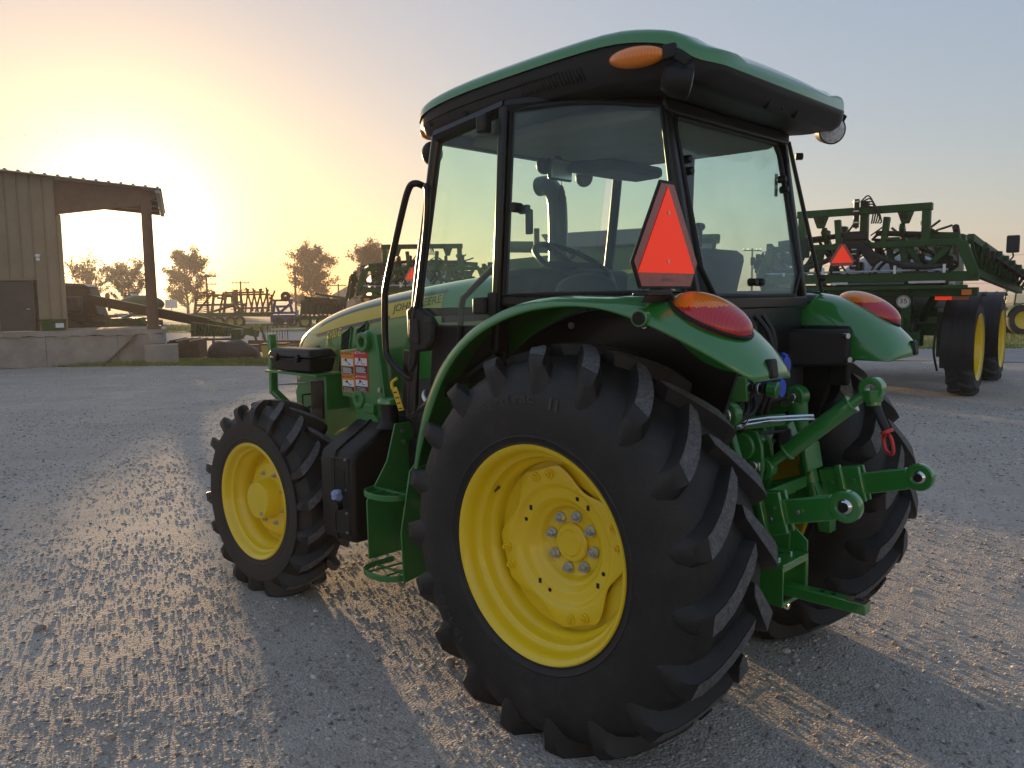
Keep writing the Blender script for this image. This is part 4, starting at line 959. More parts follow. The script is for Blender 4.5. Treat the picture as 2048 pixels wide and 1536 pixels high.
b = P(); b.box((-.445, 0, .605), (.27, .23, .014)); b.box((-.57, .108, .52), (.014, .014, .16)); b.box((-.57, -.108, .52), (.014, .014, .16)); b.box((-.57, 0, .447), (.014, .23, .014)); b.prism([(-.33, .598), (-.58, .598), (-.58, .44), (-.40, .44)], 'y', .108, .116); b.prism([(-.33, .598), (-.58, .598), (-.58, .44), (-.40, .44)], 'y', -.116, -.108); b.box((-.573, 0, .59), (.012, .23, .022))
b.prism([(-.40, .612), (-.40, .75), (-.46, .76), (-.575, .66), (-.575, .612)], 'y', -.122, -.113)
part('drawbar_frame', 'green', b, .003)
b = P(); b.cyl((-.40, .05, .6125), (-.40, .05, .6145), .035, n=24); b.cyl((-.50, -.03, .6125), (-.50, -.03, .614), .010, n=12); part('frame_hole', 'dark', b, 0)
for y in (.06, -.05):
    b = P(); b.cyl((-.53, y, .612), (-.53, y, .622), .010, n=10); part('bolt', 'chrome', b, .001)
b = P(); b.bar((-.10, 0, .485), (-.868, 0, .478), .058, .046); db = part('drawbar', 'green', b, .005)
b = P(); b.box((-.832, 0, .503), (.075, .057, .0015)); b.build('worn_plate', 'rust', db, 0)
for x in (-.835, -.735, -.69):
    b = P(); b.cyl((x, 0, .5025), (x, 0, .5052), .017 if x < -.8 else .010, n=18); b.build('pin_hole', 'dark', db)
b = P(); b.tube(spline([(-.55, .06, .43), (-.56, .03, .405), (-.55, -.01, .41), (-.54, -.02, .43)], 4), .004, 6); part('pin_clip', 'steel', b, 0)
b = P(); b.cyl((-.30, 0, .72), (-.42, 0, .72), .03, n=18); b.lathe([(.05, -.30), (.075, -.33), (.09, -.40), (.085, -.40), (.07, -.33), (.045, -.30)], 24, closed=True, c=(0, 0, .72), ax='x'); part('power_take_off', 'interior', b, 0)

# ------------------------------------------------------------------ hitch fittings: sway chains, lift rams, bolts, shield
lk = MB(); lk.tube(spline([(0, 0, -.016), (.010, 0, -.010), (.010, 0, .010), (0, 0, .016), (-.010, 0, .010), (-.010, 0, -.010)], 3, closed=True), .0042, 6, closed=True)
lk_me = lk.mesh('chain_link'); lk_me.materials.append(M['steel']); lk_me.shade_smooth()
for s in (1, -1):
    a = Vector((-.30, .14 * s, .66)); c = Vector((-.55, .36 * s, .80)); mid = (a + c) / 2 - Vector((0, 0, .05)); pts = spline([a, mid, c], 6)
    for k in range(len(pts) - 1):
        d_ = pts[k + 1] - pts[k]; n_ = max(1, round(d_.length / .026))
        for j in range(n_):
            p_ = pts[k] + d_ * ((j + .5) / n_); o = shared('chain_link', lk_me, None, tractor, p_); o.rotation_mode = 'QUATERNION'
            q_ = d_.to_track_quat('Z', 'Y'); o.rotation_quaternion = q_ @ (Matrix.Rotation(math.pi / 2 * ((k + j) % 2), 3, 'Z').to_quaternion())
    b = MB(); b.tube([(-.20, .21 * s, .80), (-.32, .27 * s, 1.05)], .032, 14); part('lift_ram', 'green2', b, 0)
    b = MB(); b.tube([(-.32, .27 * s, 1.05), (-.36, .29 * s, 1.14)], .016, 10); part('ram_rod', 'chrome', b, 0)
    b = MB(); b.cyl((-.52, .30 * s, .80), (-.52, .43 * s, .80), .014, n=12); part('link_pin', 'steel', b, .002)
for (y, z) in ((.20, 1.40), (-.20, 1.40), (.20, 1.0), (-.20, 1.0), (.20, .70), (-.20, .70), (0, 1.42)):
    b = MB(); b.cyl((-.305, y, z), (-.322, y, z), .014, n=6); part('housing_bolt', 'green2', b, .002)
b = MB(); b.prism([(-.13, .78), (.13, .78), (.15, .66), (.15, .62), (.13, .62), (.12, .76), (-.12, .76), (-.13, .62), (-.15, .62), (-.15, .66)], 'x', -.48, -.31); part('shaft_shield', 'blackg', b, .004)
for k, (y0, y1, z1) in enumerate(((.17, .26, 1.06), (.12, .22, 1.02), (.06, .20, .96))):
    b = MB(); b.tube(spline([(-.40, y0, 1.30), (-.44, y0 + .05, 1.22), (-.38, y1, 1.14), (-.31, y1 - .02, z1)], 6), .010, 8); part('hydraulic_hose', 'hose', b, 0)
    b = MB(); b.cyl((-.405, y0 + .006, 1.288), (-.412, y0 + .014, 1.268), .015, n=6); part('hose_fitting', 'steel', b, .001)
for x in (-.56, -.66, -.76):
    b = MB(); b.cyl((x, .394, .80 + (-.56 - x) * .42 + .03), (x, .404, .80 + (-.56 - x) * .42 + .03), .009, n=6); part('arm_bolt', 'steel', b, .001)

# ================================================================== BACKGROUND
def at(px, depth, z=0.):
    """ground position seen in column px at the given depth along the view"""
    f = Vector((FWD.x, FWD.y, 0)); r = Vector((RGT.x, RGT.y, 0))
    p = CAM + f * depth + r * ((px - 1024) / 1655.43 * depth); return Vector((p.x, p.y, z))
VIEW_RZ = math.atan2(FWD.y, FWD.x)                        # heading straight away from the viewer

M['siding'] = mat('painted_steel_siding', (.27, .20, .125), .5, var=.12, vscale=1.5, dust=.3, dcol=(.17, .11, .07))
M['roofm'] = mat('galvanised_roofing', (.34, .33, .32), .45, metal=.5, var=.15, vscale=3)
M['steelred'] = mat('red_oxide_steel', (.15, .072, .042), .6, var=.2, vscale=4, dust=.15)
M['concrete'] = mat('weathered_concrete', (.36, .30, .255), .9, var=.24, vscale=1.6, bump=.35, bscale=30, dust=.3, dcol=(.16, .12, .09))
M['timber'] = mat('old_timber', (.12, .085, .06), .85, var=.3, vscale=5, bump=.3)
M['doorm'] = mat('brown_door', (.09, .065, .055), .6, var=.15, vscale=3)
M['bark'] = mat('bark', (.07, .05, .038), .95, var=.3, vscale=3, bump=.4, bscale=8)
M['leafa'] = mat('autumn_leaves', (.15, .075, .022), .7, var=.45, vscale=1.2)
M['leafb'] = mat('rust_leaves', (.19, .065, .018), .7, var=.5, vscale=1.2)
M['leafc'] = mat('dull_green_leaves', (.09, .075, .022), .7, var=.4, vscale=1.2)
M['bluep'] = mat('blue_implement_paint', (.02, .05, .22), .5, var=.2, vscale=3, dust=.3)
M['agtank'] = mat('grey_poly_tank', (.26, .26, .27), .5, var=.08, vscale=2)
M['darkglass'] = mat('dark_cab_glass', (.03, .035, .035), .08, coat=1, var=.1)
M['tarp'] = mat('black_tarpaulin', (.012, .010, .010), .55, var=.2, vscale=6, bump=.5, bscale=14)
M['soil'] = mat('brown_crate_wood', (.10, .06, .04), .9, var=.3, vscale=4)
M['machyellow'] = mat('faded_yellow_paint', (.55, .42, .06), .5, var=.15, vscale=3, dust=.2)
M['pole'] = mat('utility_pole_wood', (.08, .06, .045), .9, var=.2)
M['galv'] = mat('galvanised_tube', (.5, .51, .52), .35, metal=.9, var=.15, vscale=5)

# ------------------------------------------------------------------ open-sided shed on a concrete dock
shed = thing('shed', 'tan metal shed with open porch and sloping roof on a concrete dock', 'shed', (21.0, -6.9, 0), math.radians(65.3))
def sp(name, m, b, bevel=.0, smooth=30, parent=None): return b.build(name, m, parent or shed, bevel, smooth)
for i, (x0, x1) in enumerate(((.0, 1.18), (1.185, 2.92), (2.925, 4.7), (4.705, 8.6))):
    sp('dock_panel', 'concrete', MB().box(((x0 + x1) / 2, -1.3, .405), (x1 - x0, 2.6 + .006 * (i % 2), .81)), .012)
b = MB(); n = 60; top = []; 
for i in range(n + 1):
    x = lerp(-.03, 8.63, i / n); top.append([(x, .045, .815 + .018 * math.sin(i * 1.7) + .012 * math.sin(i * .63)), (x, .045, .965), (x, -2.65, .965), (x, -2.65, .815)])
b.loft(top); sp('dock_slab', 'concrete', b, .0)
for (x0, x1) in ((1.52, .70), (5.0, 4.2)):
    sp('dock_diagonal', 'timber', MB().bar((x0, .075, .03), (x1, .075, .80), .05, .13, (0, 1, 0)), .006)  # brown diagonal bars laid across the dock face
xw = 2.47
for i in range(20):
    x0 = xw + .29 * i; zt = 4.86 + .09 * x0 - .06
    b = MB(); prof = [(x0 + .002, -.10), (x0 + .026, -.10), (x0 + .034, -.068), (x0 + .056, -.068), (x0 + .064, -.10), (x0 + .288, -.10), (x0 + .288, -.13), (x0 + .002, -.13)]
    if 3.16 < x0 + .145 < 3.98: b.prism(prof, 'z', 2.31, zt)
    else: b.prism(prof, 'z', .967, zt)
    sp('wall_panel', 'siding', b, .0)
sp('wall_liner', 'timber', MB().box((5.45, -.20, 2.93), (5.9, .05, 3.92)), .0)
sp('corner_trim', 'siding', MB().box((2.44, -.14, 2.5), (.09, .16, 3.07)), .004)
for i in range(8):
    sp('wall_panel', 'siding', MB().bar((2.45 + .055 * (i + .02), -.24 - .36 * i, 2.53), (2.45 + .055 * (i + .98), -.24 - .36 * (i + .97), 2.53), .03, 3.12), .0)
d = sp('door', 'doorm', MB().box((3.575, -.112, 1.63), (.80, .05, 1.31)), .004)
sp('door_handle', 'steel', MB().tube([(3.25, -.08, 1.55), (3.25, -.03, 1.55), (3.32, -.03, 1.55)], .014, 8), parent=d)
b = MB(); b.box((3.155, -.09, 1.64), (.05, .08, 1.34)); sp('door_jamb', 'doorm', b, .004, parent=d); b = MB(); b.box((3.995, -.09, 1.64), (.05, .08, 1.34)); sp('door_jamb', 'siding', b, .004, parent=d); b = MB(); b.box((3.575, -.09, 2.325), (.89, .08, .05)); sp('door_head', 'siding', b, .004, parent=d)
sp('wall_lamp', 'white', MB().ball((2.98, -.06, 2.95), (.07, .05, .05), 12, 8).cyl((2.98, -.1, 2.86), (2.98, -.06, 2.86), .05, n=12), 0, 40)
# tapered rafter, post on its pier, roof with ribbed sheets
sp('rafter', 'steelred', MB().prism([(2.47, 4.93), (2.47, 4.06), (.40, 4.36), (.02, 4.55), (.02, 4.72), (.4, 4.77)], 'y', -.16, -.02), .01)
sp('rafter_flange', 'steelred', MB().bar((2.49, -.09, 4.055), (.40, -.09, 4.355), .22, .02), .0)
pf = sp('post', 'steelred', MB().hexa([(.14, -.20, .55), (.42, -.20, .55), (.42, .0, .55), (.14, .0, .55), (.17, -.20, 4.5), (.42, -.20, 4.5), (.42, .0, 4.5), (.17, .0, 4.5)]), .008)
sp('post_flange', 'steelred', MB().bar((.13, -.10, .55), (.165, -.10, 4.45), .24, .02, (1, 0, 0)), .0, parent=pf)
sp('post_foot', 'steelred', MB().box((.25, -.10, 1.0), (.36, .30, .10)), .005, parent=pf)
sp('pier', 'concrete', MB().box((.20, -.12, .68), (.42, .34, .26)), .01)
sp('eave_trim', 'roofm', MB().box((-.03, -3.2, 4.70), (.12, 6.7, .10)), .006)
for i in range(15):
    x0 = -.13 + .60 * i; x1 = x0 + .597; z0 = 4.80 + .09 * x0; z1 = 4.80 + .09 * x1; b = MB(); pr_ = []
    for u, h in ((0, 0), (.05, 0), (.07, .045), (.12, .045), (.14, 0), (.35, 0), (.37, .045), (.42, .045), (.44, 0), (1 * .597, 0)): pr_.append((x0 + u, z0 + .09 * u + h))
    b.prism(pr_ + [(x1, z1 - .03), (x0, z0 - .03)], 'y', -6.5, .16); sp('roof_sheet', 'roofm', b, .0, 20)
for y in (-1.6, -3.2, -4.8, -6.3): sp('purlin', 'steelred', MB().bar((.0, y, 4.72), (8.4, y, 5.47), .08, .10), .0)

tag(MB().box((0, 0, .27), (.86, .60, .54)).build('concrete_block', 'concrete', None, .02), 'square concrete block set against the right end of the dock', 'block')
o = bpy.data.objects['concrete_block']; o.location = shed.matrix_basis @ Vector((.08, .36, .0)); o.rotation_euler = (0, 0, math.radians(65.3))
bn = thing('storage_bin', 'dark green lidded bin on the dock by the shed wall', 'bin', shed.matrix_basis @ Vector((2.72, .0 - .0, .967)), math.radians(65.3))
b = MB(); b.hexa([(-.26, -.05, 0), (.26, -.05, 0), (.26, .03, 0), (-.26, .03, 0), (-.30, -.06, .26), (.30, -.06, .26), (.30, .035, .26), (-.30, .035, .26)]); b.build('body', 'greenf', bn, .01)
MB().box((0, -.01, .285), (.63, .11, .04)).build('lid', 'greenf', bn, .01); MB().box((-.16, .037, .14), (.2, .006, .12)).build('sticker', 'white', bn)

# ------------------------------------------------------------------ the dealer's hall across the yard, behind the viewer, mirrored in the fender
M['hallwall'] = mat('cream_steel_siding', (.62, .58, .50), .55, var=.08, vscale=.8, dust=.15)
M['halldoor'] = mat('white_sectional_door', (.70, .69, .66), .5, var=.05)
hall = thing('machine_hall', 'long cream metal hall behind the viewer, mirrored low in the glossy fender', 'hall', (-25.5, 27.0, 0), math.atan2(FWD.y, FWD.x) - math.pi / 2)
for i in range(14):
    x0 = -21 + 3 * i
    if i in (3, 6, 9):
        dr = MB().box((x0 + 1.5, .06, 2.2), (2.9, .08, 4.4)).build('door', 'halldoor', hall, .01)
        for k in range(5): MB().box((x0 + 1.5, .115, .44 + .88 * k), (2.8, .03, .03)).build('door_seam', 'concrete', dr)
        MB().box((x0 + 1.5, .0, 5.2), (2.99, .1, 1.6)).build('wall_panel', 'hallwall', hall, .01)
    else: MB().box((x0 + 1.5, .0, 3.0), (2.99, .1, 6.0)).build('wall_panel', 'hallwall', hall, .01)
MB().box((0, .02, .25), (42, .16, .5)).build('plinth', 'concrete', hall, .01)
MB().prism([(.35, 6.0), (-7.0, 8.2), (-14.3, 6.0), (-14.0, 5.9), (.1, 5.9)], 'x', -21.3, 21.3).build('roof', 'roofm', hall)
for x in (-21, 21): MB().box((x, -7, 3.0), (.1, 13.9, 6.0)).build('end_wall', 'hallwall', hall)

# ------------------------------------------------------------------ small wheels shared by implements
def small_wheel(parent, c, R, Wd, axis, hubm='machyellow', name='wheel', s=1):
    """tyre and rim; axis 'y' local"""
    w = MB().lathe([(R * .62, -Wd * .32), (R * .60, -.02), (R * .3, .0), (.0, .02)], 24).build(name, hubm, parent, 0, 40, loc=c)
    MB().lathe([(R * .60, -Wd / 2 * .8), (R * .72, -Wd / 2), (R * .92, -Wd / 2 * .92), (R, -Wd / 2 * .55), (R, Wd / 2 * .55), (R * .92, Wd / 2 * .92), (R * .72, Wd / 2), (R * .60, Wd / 2 * .8)], 28, closed=True).build('tyre', 'rubberw', w, 0, 40)
    if axis == 'x': w.rotation_euler = (0, 0, math.pi / 2)
    return w

# ------------------------------------------------------------------ self-propelled sprayers seen from behind
def sprayer(label, loc, rz):
    """local X forward, Y left; origin under the rear axle"""
    t = thing('sprayer', label, 'sprayer', loc, rz, 'crop sprayers parked facing away')
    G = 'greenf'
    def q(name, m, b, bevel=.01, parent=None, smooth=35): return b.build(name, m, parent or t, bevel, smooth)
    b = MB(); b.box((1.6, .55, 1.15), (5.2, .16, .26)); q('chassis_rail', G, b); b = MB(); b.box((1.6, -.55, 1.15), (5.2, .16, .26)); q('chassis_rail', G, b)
    for x in (0, 3.0): q('axle_beam', G, MB().box((x, 0, 1.08), (.22, 2.4, .2)))
    Rw = .80
    for x in (0, 3.0):
        for s in (1, -1):
            w = MB(Matrix.Diagonal((1, s, 1, 1))).lathe([(.54, .20), (.555, .205), (.545, .19), (.50, .16), (.48, .05), (.30, .02), (.12, .06), (0, .07)], 40).build('wheel', 'yellow', t, 0, 40, loc=(x, 1.40 * s, Rw))
            X = Matrix.Diagonal((1, s, 1, 1)); ty, lt = tyre_mesh(Rw + .02, .40, .54, 16, .035, .07, Rw - .004, .12, X)
            ty.build('tyre', 'rubberw', w, 0, 32)
            q('leg_strut', G, MB().box((x, 1.08 * s, 1.0), (.2, .2, .75)))
            # black wheel fender wrapping the rear upper half
            pr_ = arc_pts((x, Rw), .90, 70, 200, 14); pi = arc_pts((x, Rw), .875, 200, 70, 14)
            b = MB(); b.prism(pr_ + pi, 'y', 1.40 * s - .24, 1.40 * s + .24); f_ = q('wheel_fender', 'tankblk', b, .012)
            for dy in (-.08, .10): MB().prism(arc_pts((x, Rw), .912, 72, 190, 12) + arc_pts((x, Rw), .898, 190, 72, 12), 'y', 1.40 * s + dy - .012, 1.40 * s + dy + .012).build('fender_rib', 'tankblk', f_, .0)
            q('fender_stay', 'black', MB().tube(spline([(x - .75, 1.40 * s + .3, 1.2), (x - .9, 1.4 * s + .32, .8), (x - .78, 1.40 * s + .28, .45)], 5), .018, 8), 0)
    # grey poly tank, engine body, cab
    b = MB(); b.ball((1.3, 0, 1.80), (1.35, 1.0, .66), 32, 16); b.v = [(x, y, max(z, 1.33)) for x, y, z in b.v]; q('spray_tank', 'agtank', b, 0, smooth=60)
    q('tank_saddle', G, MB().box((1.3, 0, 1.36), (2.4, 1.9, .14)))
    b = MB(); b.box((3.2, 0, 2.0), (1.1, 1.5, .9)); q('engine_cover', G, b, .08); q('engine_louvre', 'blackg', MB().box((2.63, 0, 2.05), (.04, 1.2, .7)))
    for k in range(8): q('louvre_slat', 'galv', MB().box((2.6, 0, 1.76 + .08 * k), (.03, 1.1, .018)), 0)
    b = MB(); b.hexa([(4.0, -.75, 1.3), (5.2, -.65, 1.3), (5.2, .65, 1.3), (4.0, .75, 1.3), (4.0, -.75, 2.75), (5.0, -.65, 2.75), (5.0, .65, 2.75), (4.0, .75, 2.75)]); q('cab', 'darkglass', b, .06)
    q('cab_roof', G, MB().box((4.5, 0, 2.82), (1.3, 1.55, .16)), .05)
    q('exhaust', 'blackg', MB().tube(spline([(3.2, -.72, 2.3), (3.2, -.72, 2.75), (3.15, -.72, 2.9), (3.02, -.72, 2.98)], 5), .065, 12), 0)
    for s in (1, -1):
        ar = q('mirror_arm', 'black', MB().tube(spline([(4.6, .85 * s, 2.1), (4.6, 1.35 * s, 2.25), (4.6, 1.55 * s, 2.4), (4.6, 1.55 * s, 2.5)], 5), .016, 8), 0)
        MB().box((4.6, 1.55 * s, 2.68), (.06, .24, .36)).build('mirror', 'interior', ar, .03)
    # rear boom frame at x = -1.2
    x = -1.15
    for (z0, z1, w, h, n_) in ((3.02, 3.02, 1.03, .115, 'top_beam'), (2.46, 2.46, 1.45, .10, 'middle_beam'), (1.94, 1.94, 1.70, .15, 'lower_beam'), (1.78, 1.78, 1.55, .06, 'lower_tube')):
        q(n_, G, MB().box((x, 0, z0), (.14, 2 * w, h)))
    for s in (1, -1):
        q('frame_post', G, MB().bar((x, .95 * s, 3.0), (x, .95 * s, 2.46), .12, .12)); q('frame_post', G, MB().bar((x, .62 * s, 2.46), (x, .70 * s, 1.94), .10, .10))
        q('frame_post', G, MB().bar((x, 1.45 * s, 2.46), (x, 1.65 * s, 1.94), .14, .20)); q('diagonal', G, MB().bar((x + .02, 1.30 * s, 2.42), (x + .02, .92 * s, 2.02), .07, .09)); q('diagonal', G, MB().bar((x + .02, .72 * s, 2.42), (x + .02, .92 * s, 2.02), .07, .09))
        q('gusset', G, MB().prism([(.52 * s, 3.0), (.78 * s, 3.0), (.70 * s, 2.78), (.60 * s, 2.78)], 'x', x - .05, x + .05)); q('gusset_pin', 'black', MB().cyl((x - .09, .64 * s, 2.9), (x + .08, .64 * s, 2.9), .05, n=14), 0)
        q('lift_arm', G, MB().bar((x, .70 * s, 2.0), (-.1, .60 * s, 1.3), .10, .14)); q('lift_arm', G, MB().bar((x, .60 * s, 2.75), (-.1, .55 * s, 1.75), .08, .12))
        q('frame_post', G, MB().bar((x, .38 * s, 2.9), (x, .34 * s, 2.46), .09, .12))
    q('mast', G, MB().box((x + .04, -.03, 2.75), (.12, .12, .85)))
    b = MB(); b.tube([(x - .12, .06, 2.75), (x - .12, .06, 3.2)], .045, 12); q('centre_cylinder', 'black', b, 0)
    for z in (2.82, 3.0, 3.15): q('cylinder_clamp', 'galv', MB().cyl((x - .12, .06, z), (x - .12, .06, z + .02), .054, n=14), 0)
    for k in range(5):
        y0 = -.02 - .03 * k; q('hose', 'hose', MB().tube(spline([(x - .1, .0, 3.16 - .02 * k), (x - .14, y0 - .1, 3.24 - .05 * k), (x - .12, y0 - .18, 3.08 - .06 * k), (x - .1, y0 - .15, 2.8)], 5), .012, 6), 0)
    b = MB(); b.box((x - .10, .06, 2.62), (.16, .36, .14)); b.box((x - .10, .07, 2.45), (.16, .16, .2)); q('valve_block', 'black', b, .02)
    for s in (1, -1): q('valve_arm', 'black', MB().bar((x - .12, .06 + .06 * s, 2.52), (x - .12, .06 + .33 * s, 2.16), .12, .16), .02)
    q('valve_stack', 'black', MB().box((x - .14, .06, 2.25), (.1, .14, .34)), .02)
    for z in (2.40, 2.33, 2.22, 2.14): q('hose_clamp', 'galv', MB().box((x - .20, .06, z), (.02, .07, .018)), 0)
    for s in (1, -1):
        q('feed_pipe', 'hose', MB().tube(spline([(x - .14, .06 + .2 * s, 2.36), (x - .16, .06 + .55 * s, 2.19), (x - .15, .06 + 1.0 * s, 2.09), (x - .1, .06 + 1.35 * s, 2.11)], 6), .042, 10), 0)
        q('pipe_sleeve', 'interior', MB().tube([(x - .152, .06 + .72 * s, 2.135), (x - .15, .06 + 1.0 * s, 2.095)], .052, 12), 0)
        q('loop_hose', 'hose', MB().tube(spline([(x - .1, .35 * s, 2.2), (x - .13, .55 * s, 2.40), (x - .13, .75 * s, 2.30), (x - .1, .9 * s, 2.12)], 6), .012, 6), 0)
        q('loop_hose', 'hose', MB().tube(spline([(x - .1, .15 * s, 1.98), (x - .15, .25 * s, 2.14), (x - .12, .33 * s, 2.3)], 6), .016, 6), 0)
        q('junction_box', 'black', MB().box((x - .06, .98 * s + .0, 2.45), (.14, .32, .30)), .02) if s > 0 else None
    for (y0, y1) in ((1.5, .95), (.9, .45), (.40, -.30), (-.35, -.85), (-.9, -1.30)): q('spray_tube', 'galv', MB().cyl((x - .13, y0, 2.045), (x - .13, y1, 2.045), .018, n=10), 0)
    for y0 in (1.2, .55, -.55, -1.25): q('tube_bracket', 'white', MB().box((x - .15, y0, 2.06), (.02, .04, .13)), 0)
    for (y0, w) in ((.3, .26), (-1.0, .52)): q('reflective_strip', 'galv', MB().box((x - .078, y0, 1.86), (.008, w, .035)), 0)
    e_ = q('slow_vehicle_emblem', 'smv_red', MB().prism([(.23 + u, 2.14 + v) for u, v in [(.04, .356), (-.04, .356), (-.20, .085), (-.155, 0.), (.155, 0.), (.20, .085)]], 'x', x - .235, x - .225), .0)
    MB().prism([(.23, 2.475), (.06, 2.192), (.40, 2.192)], 'x', x - .241, x - .2355).build('orange_triangle', 'smv_org', e_, 0, 0)
    rr = random.Random(44)
    for k in range(40):                                             # looms and feed hoses across the frame
        y0 = rr.uniform(-1.3, 1.3); z0 = rr.uniform(2.0, 2.9); q('hose', 'hose', MB().tube(spline([(x + rr.uniform(.05, .3), y0, z0), (x + rr.uniform(0, .35), y0 + rr.uniform(-.3, .3), z0 + rr.uniform(-.3, .1)), (x + rr.uniform(.05, .3), y0 + rr.uniform(-.5, .5), z0 + rr.uniform(-.5, .0))], 5), rr.uniform(.012, .03), 6), 0)
    for k in range(9):
        y0 = -1.2 + .3 * k; q('hydraulic_part', 'black', MB().box((x + rr.uniform(.15, .35), y0 + rr.uniform(-.08, .08), rr.uniform(2.1, 2.75)), (.16, rr.uniform(.1, .24), rr.uniform(.1, .3))), .02)
    for s in (1, -1):
        q('upper_link', G, MB().bar((x + .15, .55 * s, 2.62), (x + .15, 1.4 * s, 2.56), .08, .10)); q('side_bracket', G, MB().prism([(1.05 * s, 2.40), (1.30 * s, 2.40), (1.22 * s, 2.18), (1.12 * s, 2.18)], 'x', x + .1, x + .16)); q('damper', 'black', MB().tube([(x + .1, .2 * s, 2.66), (x + .1, .95 * s, 2.60)], .045, 10), 0); q('strut', G, MB().bar((x + .1, .40 * s, 2.42), (x + .1, .50 * s, 1.98), .09, .08))
        q('under_frame', G, MB().bar((x + .3, 1.2 * s, 1.9), (.2, .7 * s, 1.25), .10, .12))
    q('under_pan', 'tankblk', MB().box((-.55, 0, 1.80), (.9, 2.4, .08)), .02)
    # lower frame with lamps and the speed disc
    q('rear_bumper', G, MB().box((-.75, 0, 1.70), (.16, 3.3, .14))); q('bumper_post', G, MB().box((-.70, -.62, 1.35), (.12, .14, .8))); q('bumper_post', G, MB().box((-.70, .62, 1.35), (.12, .14, .8)))
    q('bumper_stay', G, MB().bar((-.72, .2, 1.75), (-.5, -.55, 1.35), .10, .12)); q('rear_step', G, MB().box((-.6, -.2, .95), (.3, 1.3, .25)), .02); q('pump', 'interior', MB().box((-.55, -.55, 1.1), (.3, .4, .25)), .04)
    dsk = q('speed_disc', 'white', MB().cyl((-.845, -.60, 1.555), (-.835, -.60, 1.555), .105, n=32), 0)
    MB().lathe([(.090, -.847), (.098, -.847), (.098, -.8455), (.090, -.8455)], 32, closed=True, c=(0, -.60, 1.555), ax='x').build('disc_ring', 'ink', dsk, 0)
    lettering('disc_number', '35', 'ink', dsk, lambda u, v: (-.8475, -.60 + .055 - u, 1.528 + v), .11, .075)
    q('marker_reflector', 'smv_org', MB().box((-.835, -1.18, 1.605), (.01, .24, .055)), 0); q('marker_reflector', 'smv_red', MB().box((-.835, -1.42, 1.605), (.01, .24, .055)), 0)
    q('marker_lamp', 'amber', MB().box((-.845, -1.50, 1.695), (.05, .14, .09)), .01); q('marker_lamp', 'amber', MB().box((-.845, 1.50, 1.695), (.05, .14, .09)), .01)
    # booms folded along both sides, drooping forward
    xe = 1.6
    for s in (1, -1):
        bo = q('folded_boom', G, MB().bar((x + .1, 1.55 * s, 2.52), (xe, 1.95 * s, 2.02), .10, .12), .01)
        MB().bar((x + .1, 1.62 * s, 2.00), (xe, 1.98 * s, 1.72), .10, .12).build('boom_chord', G, bo, .01); MB().bar((x + .1, 1.75 * s, 2.36), (xe, 2.15 * s, 1.88), .08, .10).build('boom_chord', G, bo, .01)
        for k in range(11):
            u = k / 11; v_ = (k + 1) / 11; a = Vector((lerp(x + .1, xe, u), lerp(1.55, 1.95, u) * s, lerp(2.52, 2.02, u))); c = Vector((lerp(x + .1, xe, v_), lerp(1.62, 1.98, v_) * s, lerp(2.0, 1.72, v_)))
            MB().bar(a, c, .045, .045).build('boom_brace', 'agtank' if s > 0 else G, bo, 0); MB().bar(c, (a.x, a.y + .2 * s, a.z - .16), .035, .035).build('boom_brace', G, bo, 0)
            MB().box((lerp(x, xe, u), lerp(1.80, 2.20, u) * s, lerp(2.28, 1.84, u)), (.07, .07, .14)).build('nozzle_body', 'black', bo, .01)
        MB().hexa([Vector((x + .3, 1.72 * s, 2.40)), Vector((xe - .3, 2.25 * s, 1.80)), Vector((xe - .3, 2.42 * s, 1.66)), Vector((x + .3, 1.88 * s, 2.2)), Vector((x + .3, 1.72 * s, 2.47)), Vector((xe - .3, 2.25 * s, 1.92)), Vector((xe - .3, 2.42 * s, 1.78)), Vector((x + .3, 1.88 * s, 2.25))]).build('outer_boom', 'tankblk', bo, .01)
        for k in range(9): MB().box((lerp(x + .4, xe - .4, k / 8), lerp(1.90, 2.42, k / 8) * s, lerp(2.27, 1.76, k / 8)), (.10, .10, .08)).build('boom_clamp', G, bo, .01)
    return t
SPR = sprayer('green sprayer seen from behind with the 35 disc and orange triangle, right of the tractor', (3.40, -11.75, 0), math.radians(-83))
sp2 = copy_tree(SPR); p = at(860, 22.5); sp2.location = p; sp2.rotation_euler = (0, 0, math.radians(-47)); sp2['label'] = 'second green sprayer beyond the tractor bonnet, seen past the grab rail'

